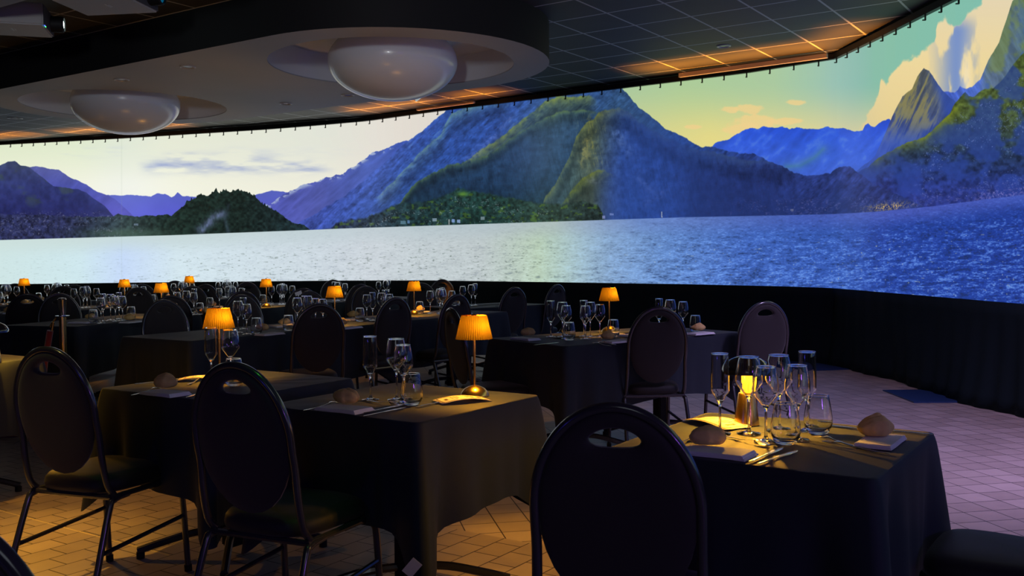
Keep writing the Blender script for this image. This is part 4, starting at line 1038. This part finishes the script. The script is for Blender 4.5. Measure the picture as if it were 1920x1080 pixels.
def roll(p, head, w, pr=None, sc=1): return inst(pr or random.choice((bp1, bp2, bp3)), (p[0], p[1], Z+.0165), R(head), 'crusty bread roll '+w, GB, scale=(sc, sc, sc))
def G(kind, x, y, w): glass(kind, at(x, y, Z), w)
# right foreground table, near place
n1 = 'at the near place, right foreground table'; n2 = 'at the right-hand place, right foreground table'
G('flute', 1350, 813, n1+', leftmost on the table'); G('red', 1404, 813, n1+', before the mushroom lamp'); G('white', 1436, 828, n1+', with the lowest rim'); G('tumbler', 1473, 832, n1)
G('flute', 1513, 808, n2+', rear right'); G('red', 1460, 808, n2+', mid group'); G('white', 1495, 824, n2+', just before the flute'); G('tumbler', 1534, 813, n2+', rightmost glass')
nap(at(1343, 852, Z), 56, n1+', lit amber and purple'); roll(at(1327, 843, Z), -10, n1+', shadowed', bp1, 1.02)
nap(at(1650, 831, Z), 146, n2+', folded thick'); roll(at(1642, 826, Z), 15, n2+', pointed on top', bp2, 1.08)
cut2(KN, (1420, 872), (1497, 846), 'knife lying right of the near napkin, the outer one', GK); cut2(KN, (1404, 868), (1470, 840), 'knife lying right of the near napkin, the inner one', GK)
cut2(SP, (1352, 818), (1446, 838), 'spoon lying between the near bread roll and the wine glasses', GS)
cut2(FK, (1262, 838), (1308, 822), 'fork left of the near napkin on the right foreground table', GF)
cut2(FK, (1690, 857), (1526, 828), 'fork nearest the table edge beside the thick napkin', GF); cut2(FK, (1640, 846), (1520, 820), 'fork just inside the outer one beside the thick napkin', GF)
cut2(KN, (1630, 808), (1562, 800), 'knife behind the knotted bread roll', GK); cut2(KN, (1712, 813), (1640, 806), 'knife reaching to the right corner of the table', GK)
m = (at(1285, 785, Z)+at(1400, 806, Z))/2; menu(m, -62, 'menu card glowing amber by the mushroom lamp on the right foreground table', .22, .11)
# centre foreground table
c1 = 'on the centre foreground table'
G('flute', 695, 750, c1); G('red', 744, 750, c1+', the rear one of two'); G('white', 757, 756, c1+', the front one of two'); G('tumbler', 772, 759, c1)
nap(at(646, 770, Z), 56, c1); roll(at(650, 763, Z), -30, c1, bp1, 1.05)
cut2(KN, (682, 782), (762, 765), 'knife right of the napkin on the centre foreground table, nearest the edge', GK); cut2(KN, (690, 774), (752, 761), 'knife beside the edge knife on the centre foreground table', GK)
cut2(FK, (568, 772), (640, 756), 'fork sticking out left of the napkin on the centre foreground table', GF)
cut2(SP, (697, 754), (738, 760), 'spoon at the foot of the flute on the centre foreground table', GS); cut2(KN, (792, 762), (842, 752), 'knife left of the menu on the centre foreground table', GK)
m = at(866, 752, Z); menu(m, 25, 'menu card leaning in the light of the pleated lamp on the centre foreground table', .20, .11)
# front left table
c1 = 'on the front left table'
G('flute', 397, 718, c1+' left of the lamp pole'); G('red', 433, 718, c1+' right of the lamp pole'); G('tumbler', 439, 723, c1+' behind the chair top')
nap(at(310, 740, Z), 56, c1); roll(at(310, 733, Z), -20, c1, bp3, 1.05)
cut2(KN, (268, 720), (335, 714), 'knife behind the bread roll on the front left table', GK); cut2(FK, (250, 742), (300, 730), 'fork left of the napkin on the front left table', GF)
cut2(KN, (345, 748), (400, 730), 'knife right of the napkin on the front left table', GK); cut2(SP, (352, 722), (380, 712), 'spoon behind the napkin on the front left table', GS)
m = at(372, 712, Z); menu(m, 10, 'menu card under the pleated lamp on the front left table', .18, .10)
# right long table
w = 'at the left place of the right long table'
G('flute', 1033, 632, w); G('red', 1055, 632, w+', behind'); G('white', 1062, 635, w); G('tumbler', 1067, 638, w); nap(at(985, 637, Z), 37, w); roll(at(990, 633, Z), 5, w, bp1)
w = 'at the middle place of the right long table'
G('flute', 1095, 631, w); G('white', 1098, 636, w+', leftmost'); G('red', 1107, 632, w); G('white', 1125, 632, w+', rightmost'); G('tumbler', 1150, 632, w); nap(at(1158, 642, Z), 127, w); roll(at(1140, 640, Z), 30, w, bp2, .95)
w = 'at the right place of the right long table'
G('flute', 1236, 626, w); G('red', 1257, 625, w); G('white', 1281, 624, w); G('tumbler', 1304, 622, w); nap(at(1312, 627, Z), 127, w); roll(at(1309, 624, Z), 0, w, bp3, .95)
cut2(FK, (1180-10, 650), (1110, 640), 'fork left of the middle napkin on the right long table', GF); cut2(FK, (1160, 652), (1100, 643), 'second fork left of the middle napkin on the right long table', GF)
cut2(KN, (1000, 648), (1050, 643), 'knife right of the left napkin on the right long table', GK)
m = at(1165, 630, Z); nap(m, 60, 'lying bright behind the middle place of the right long table')
# middle long table
w = 'at the left place of the middle long table'
G('red', 447, 624, w+', behind the lamp shade'); G('flute', 457, 617, w); G('white', 463, 627, w); G('tumbler', 481, 626, w); nap(at(506, 628, Z), 146, w); roll(at(492, 623, Z), 20, w, bp1, .95)
w = 'at the middle place of the middle long table'
G('tumbler', 541, 620, w); G('red', 558, 614, w+', leftmost'); G('flute', 572, 612, w); G('red', 578, 608, w+', second'); G('white', 592, 610, w+', half hidden'); G('white', 606, 612, w+', rightmost'); roll(at(534, 612, Z), 10, w, bp3, .95); nap(at(528, 613, Z), 146, w); nap(at(655, 616, Z), 146, 'lying in the amber light of the middle long table'); roll(at(641, 612, Z), 10, 'half hidden by the chair on the middle long table', bp2, .9)
w = 'at the right end of the middle long table'
G('tumbler', 675, 603, w); G('white', 688, 599, w+', leftmost'); G('flute', 699, 601, w+', left one'); G('red', 716, 599, w); G('flute', 722, 593, w+', right one'); G('white', 731, 597, w+', rightmost'); roll(at(661, 597, Z), 0, w, bp3, .95); nap(at(664, 600, Z), 146, w)
# table behind the brass post
w = 'on the table behind the brass post'
for k, (x, y, q_) in enumerate(((190, 606, ', leftmost in front'), (208, 600, ', mid row'), (217, 602, ', second from the right'), (230, 601, ', rightmost in front'))): G(('white', 'red', 'white', 'white')[k], x, y, w+q_)
G('flute', 224, 598, w+', behind the row'); G('flute', 194, 602, w+', left of the row'); G('tumbler', 175, 606, w+', at the left'); G('tumbler', 246, 599, w+', at the right')
roll(at(170, 601, Z), 0, w+', left one', bp1, .95); roll(at(247, 600.5, Z), 0, w+', at the right tumbler', bp2, .95) if False else roll(at(243, 603, Z), 20, w+', right one', bp2, .9)
nap(at(152, 606, Z), 75, w+', left one'); nap(at(247, 605, Z), 160, w+', right one')
w = 'at the far end of the table behind the brass post'
G('red', 350, 590, w); G('white', 364, 590, w); G('flute', 365, 586, w); G('tumbler', 375, 590, w); G('white', 333, 589, w+', leftmost'); roll(at(384, 589, Z), 10, w, bp3, .95)
# stanchion with a red rope
root = empty('barrier_post', (-3.19, 6.8, 0))
bm = bmesh.new(); lathe(bm, [(0, 0), (.16, 0), (.16, .012), (.12, .022), (.03, .032), (.026, .04)], 40); obj('base', bm, chrome, root, ang=30)
bm = bmesh.new(); lathe(bm, [(.0235, .035), (.0235, .90)], 28); obj('pole', bm, brass, root)
bm = bmesh.new(); lathe(bm, [(.024, .905), (.048, .905), (.048, .910), (.024, .910)], 32); obj('rope_ring', bm, chrome, root, ang=30)
bm = bmesh.new(); lathe(bm, [(.0235, .91), (.024, .92), (.0285, 1.02), (.030, 1.024), (.024, 1.034), (0, 1.038)], 32); obj('cap', bm, chrome, root, ang=30)
tag(root, 'polished brass barrier post with a flared cap standing between the left tables', 'barrier post')
root = empty('velvet_rope', (-3.23, 6.79, .88))
bm = bmesh.new(); tube(bm, spline([(0, 0, .02), (-.012, 0, .0), (-.03, 0, -.02), (-.045, 0, -.05)], 4), .006, 8); tube(bm, [(-.022, 0, -.015), (-.034, 0, -.075)], .009, 10); obj('hook', bm, brass, root)
bm = bmesh.new(); tube(bm, spline([(-.045, 0, -.075), (-.065, .01, -.16), (-.10, .02, -.32), (-.14, .04, -.55), (-.22, .08, -.76), (-.40, .16, -.845), (-.80, .3, -.858)], 6), [.010]+[.022]*36, 14) if False else tube(bm, spline([(-.045, 0, -.075), (-.065, .01, -.16), (-.10, .02, -.32), (-.14, .04, -.55), (-.22, .08, -.76), (-.40, .16, -.845), (-.80, .3, -.858)], 6), .021, 14)
obj('rope', bm, rope_m, root)
tag(root, 'dark red velvet rope hooked to the brass post and drooping to the floor', 'rope')
# far tables: places on both long sides
def far_table(key, phrase, places):
    ph, c, a, L, W, dr = TB[key]; ca, sa = math.cos(R(a)), math.sin(R(a))
    ax_ = Vector((ca, sa, 0)); nx_ = Vector((sa, -ca, 0))     # nx_ points to the camera side
    for s_, t, nm in places:
        pp = lambda r_, i_: c+ax_*(t+r_*s_)+nx_*s_*(W/2-i_)
        w = 'at the '+nm+' place of the '+phrase
        glass('flute', pp(-.09, .30), w); glass('red', pp(-.01, .33), w); glass('white', pp(.075, .28), w); glass('tumbler', pp(.14, .20), w)
        nap(pp(-.01, .09), a+90 if s_ > 0 else a-90, w); roll(pp(0, .09), a+random.uniform(-30, 30), w, None, .95)
P4 = lambda L: [(1, -L*.24, 'near left'), (1, L*.24, 'near right'), (-1, -L*.24, 'rear left'), (-1, L*.24, 'rear right')]
far_table('seven', 'far centre table with a lamp', [(1, .25, 'near'), (-1, .30, 'rear')])
far_table('eight', 'far table right of the pleated lamp', [(-1, -.18, 'only')])
far_table('nine', 'far table left of centre', P4(1.7))
far_table('eleven', 'far table behind the crowded glasses', P4(1.5))
far_table('twelve', 'farthest left table', P4(1.7))
far_table('ten', 'bright-topped far table', P4(1.7))
far_table('thirteen', 'table cut by the left edge', [(1, .3, 'near right'), (-1, .3, 'rear right'), (1, -.3, 'near left')])
far_table('fifteen', 'far table at the drape', [(1, -.5, 'near left'), (-1, .4, 'rear right')])
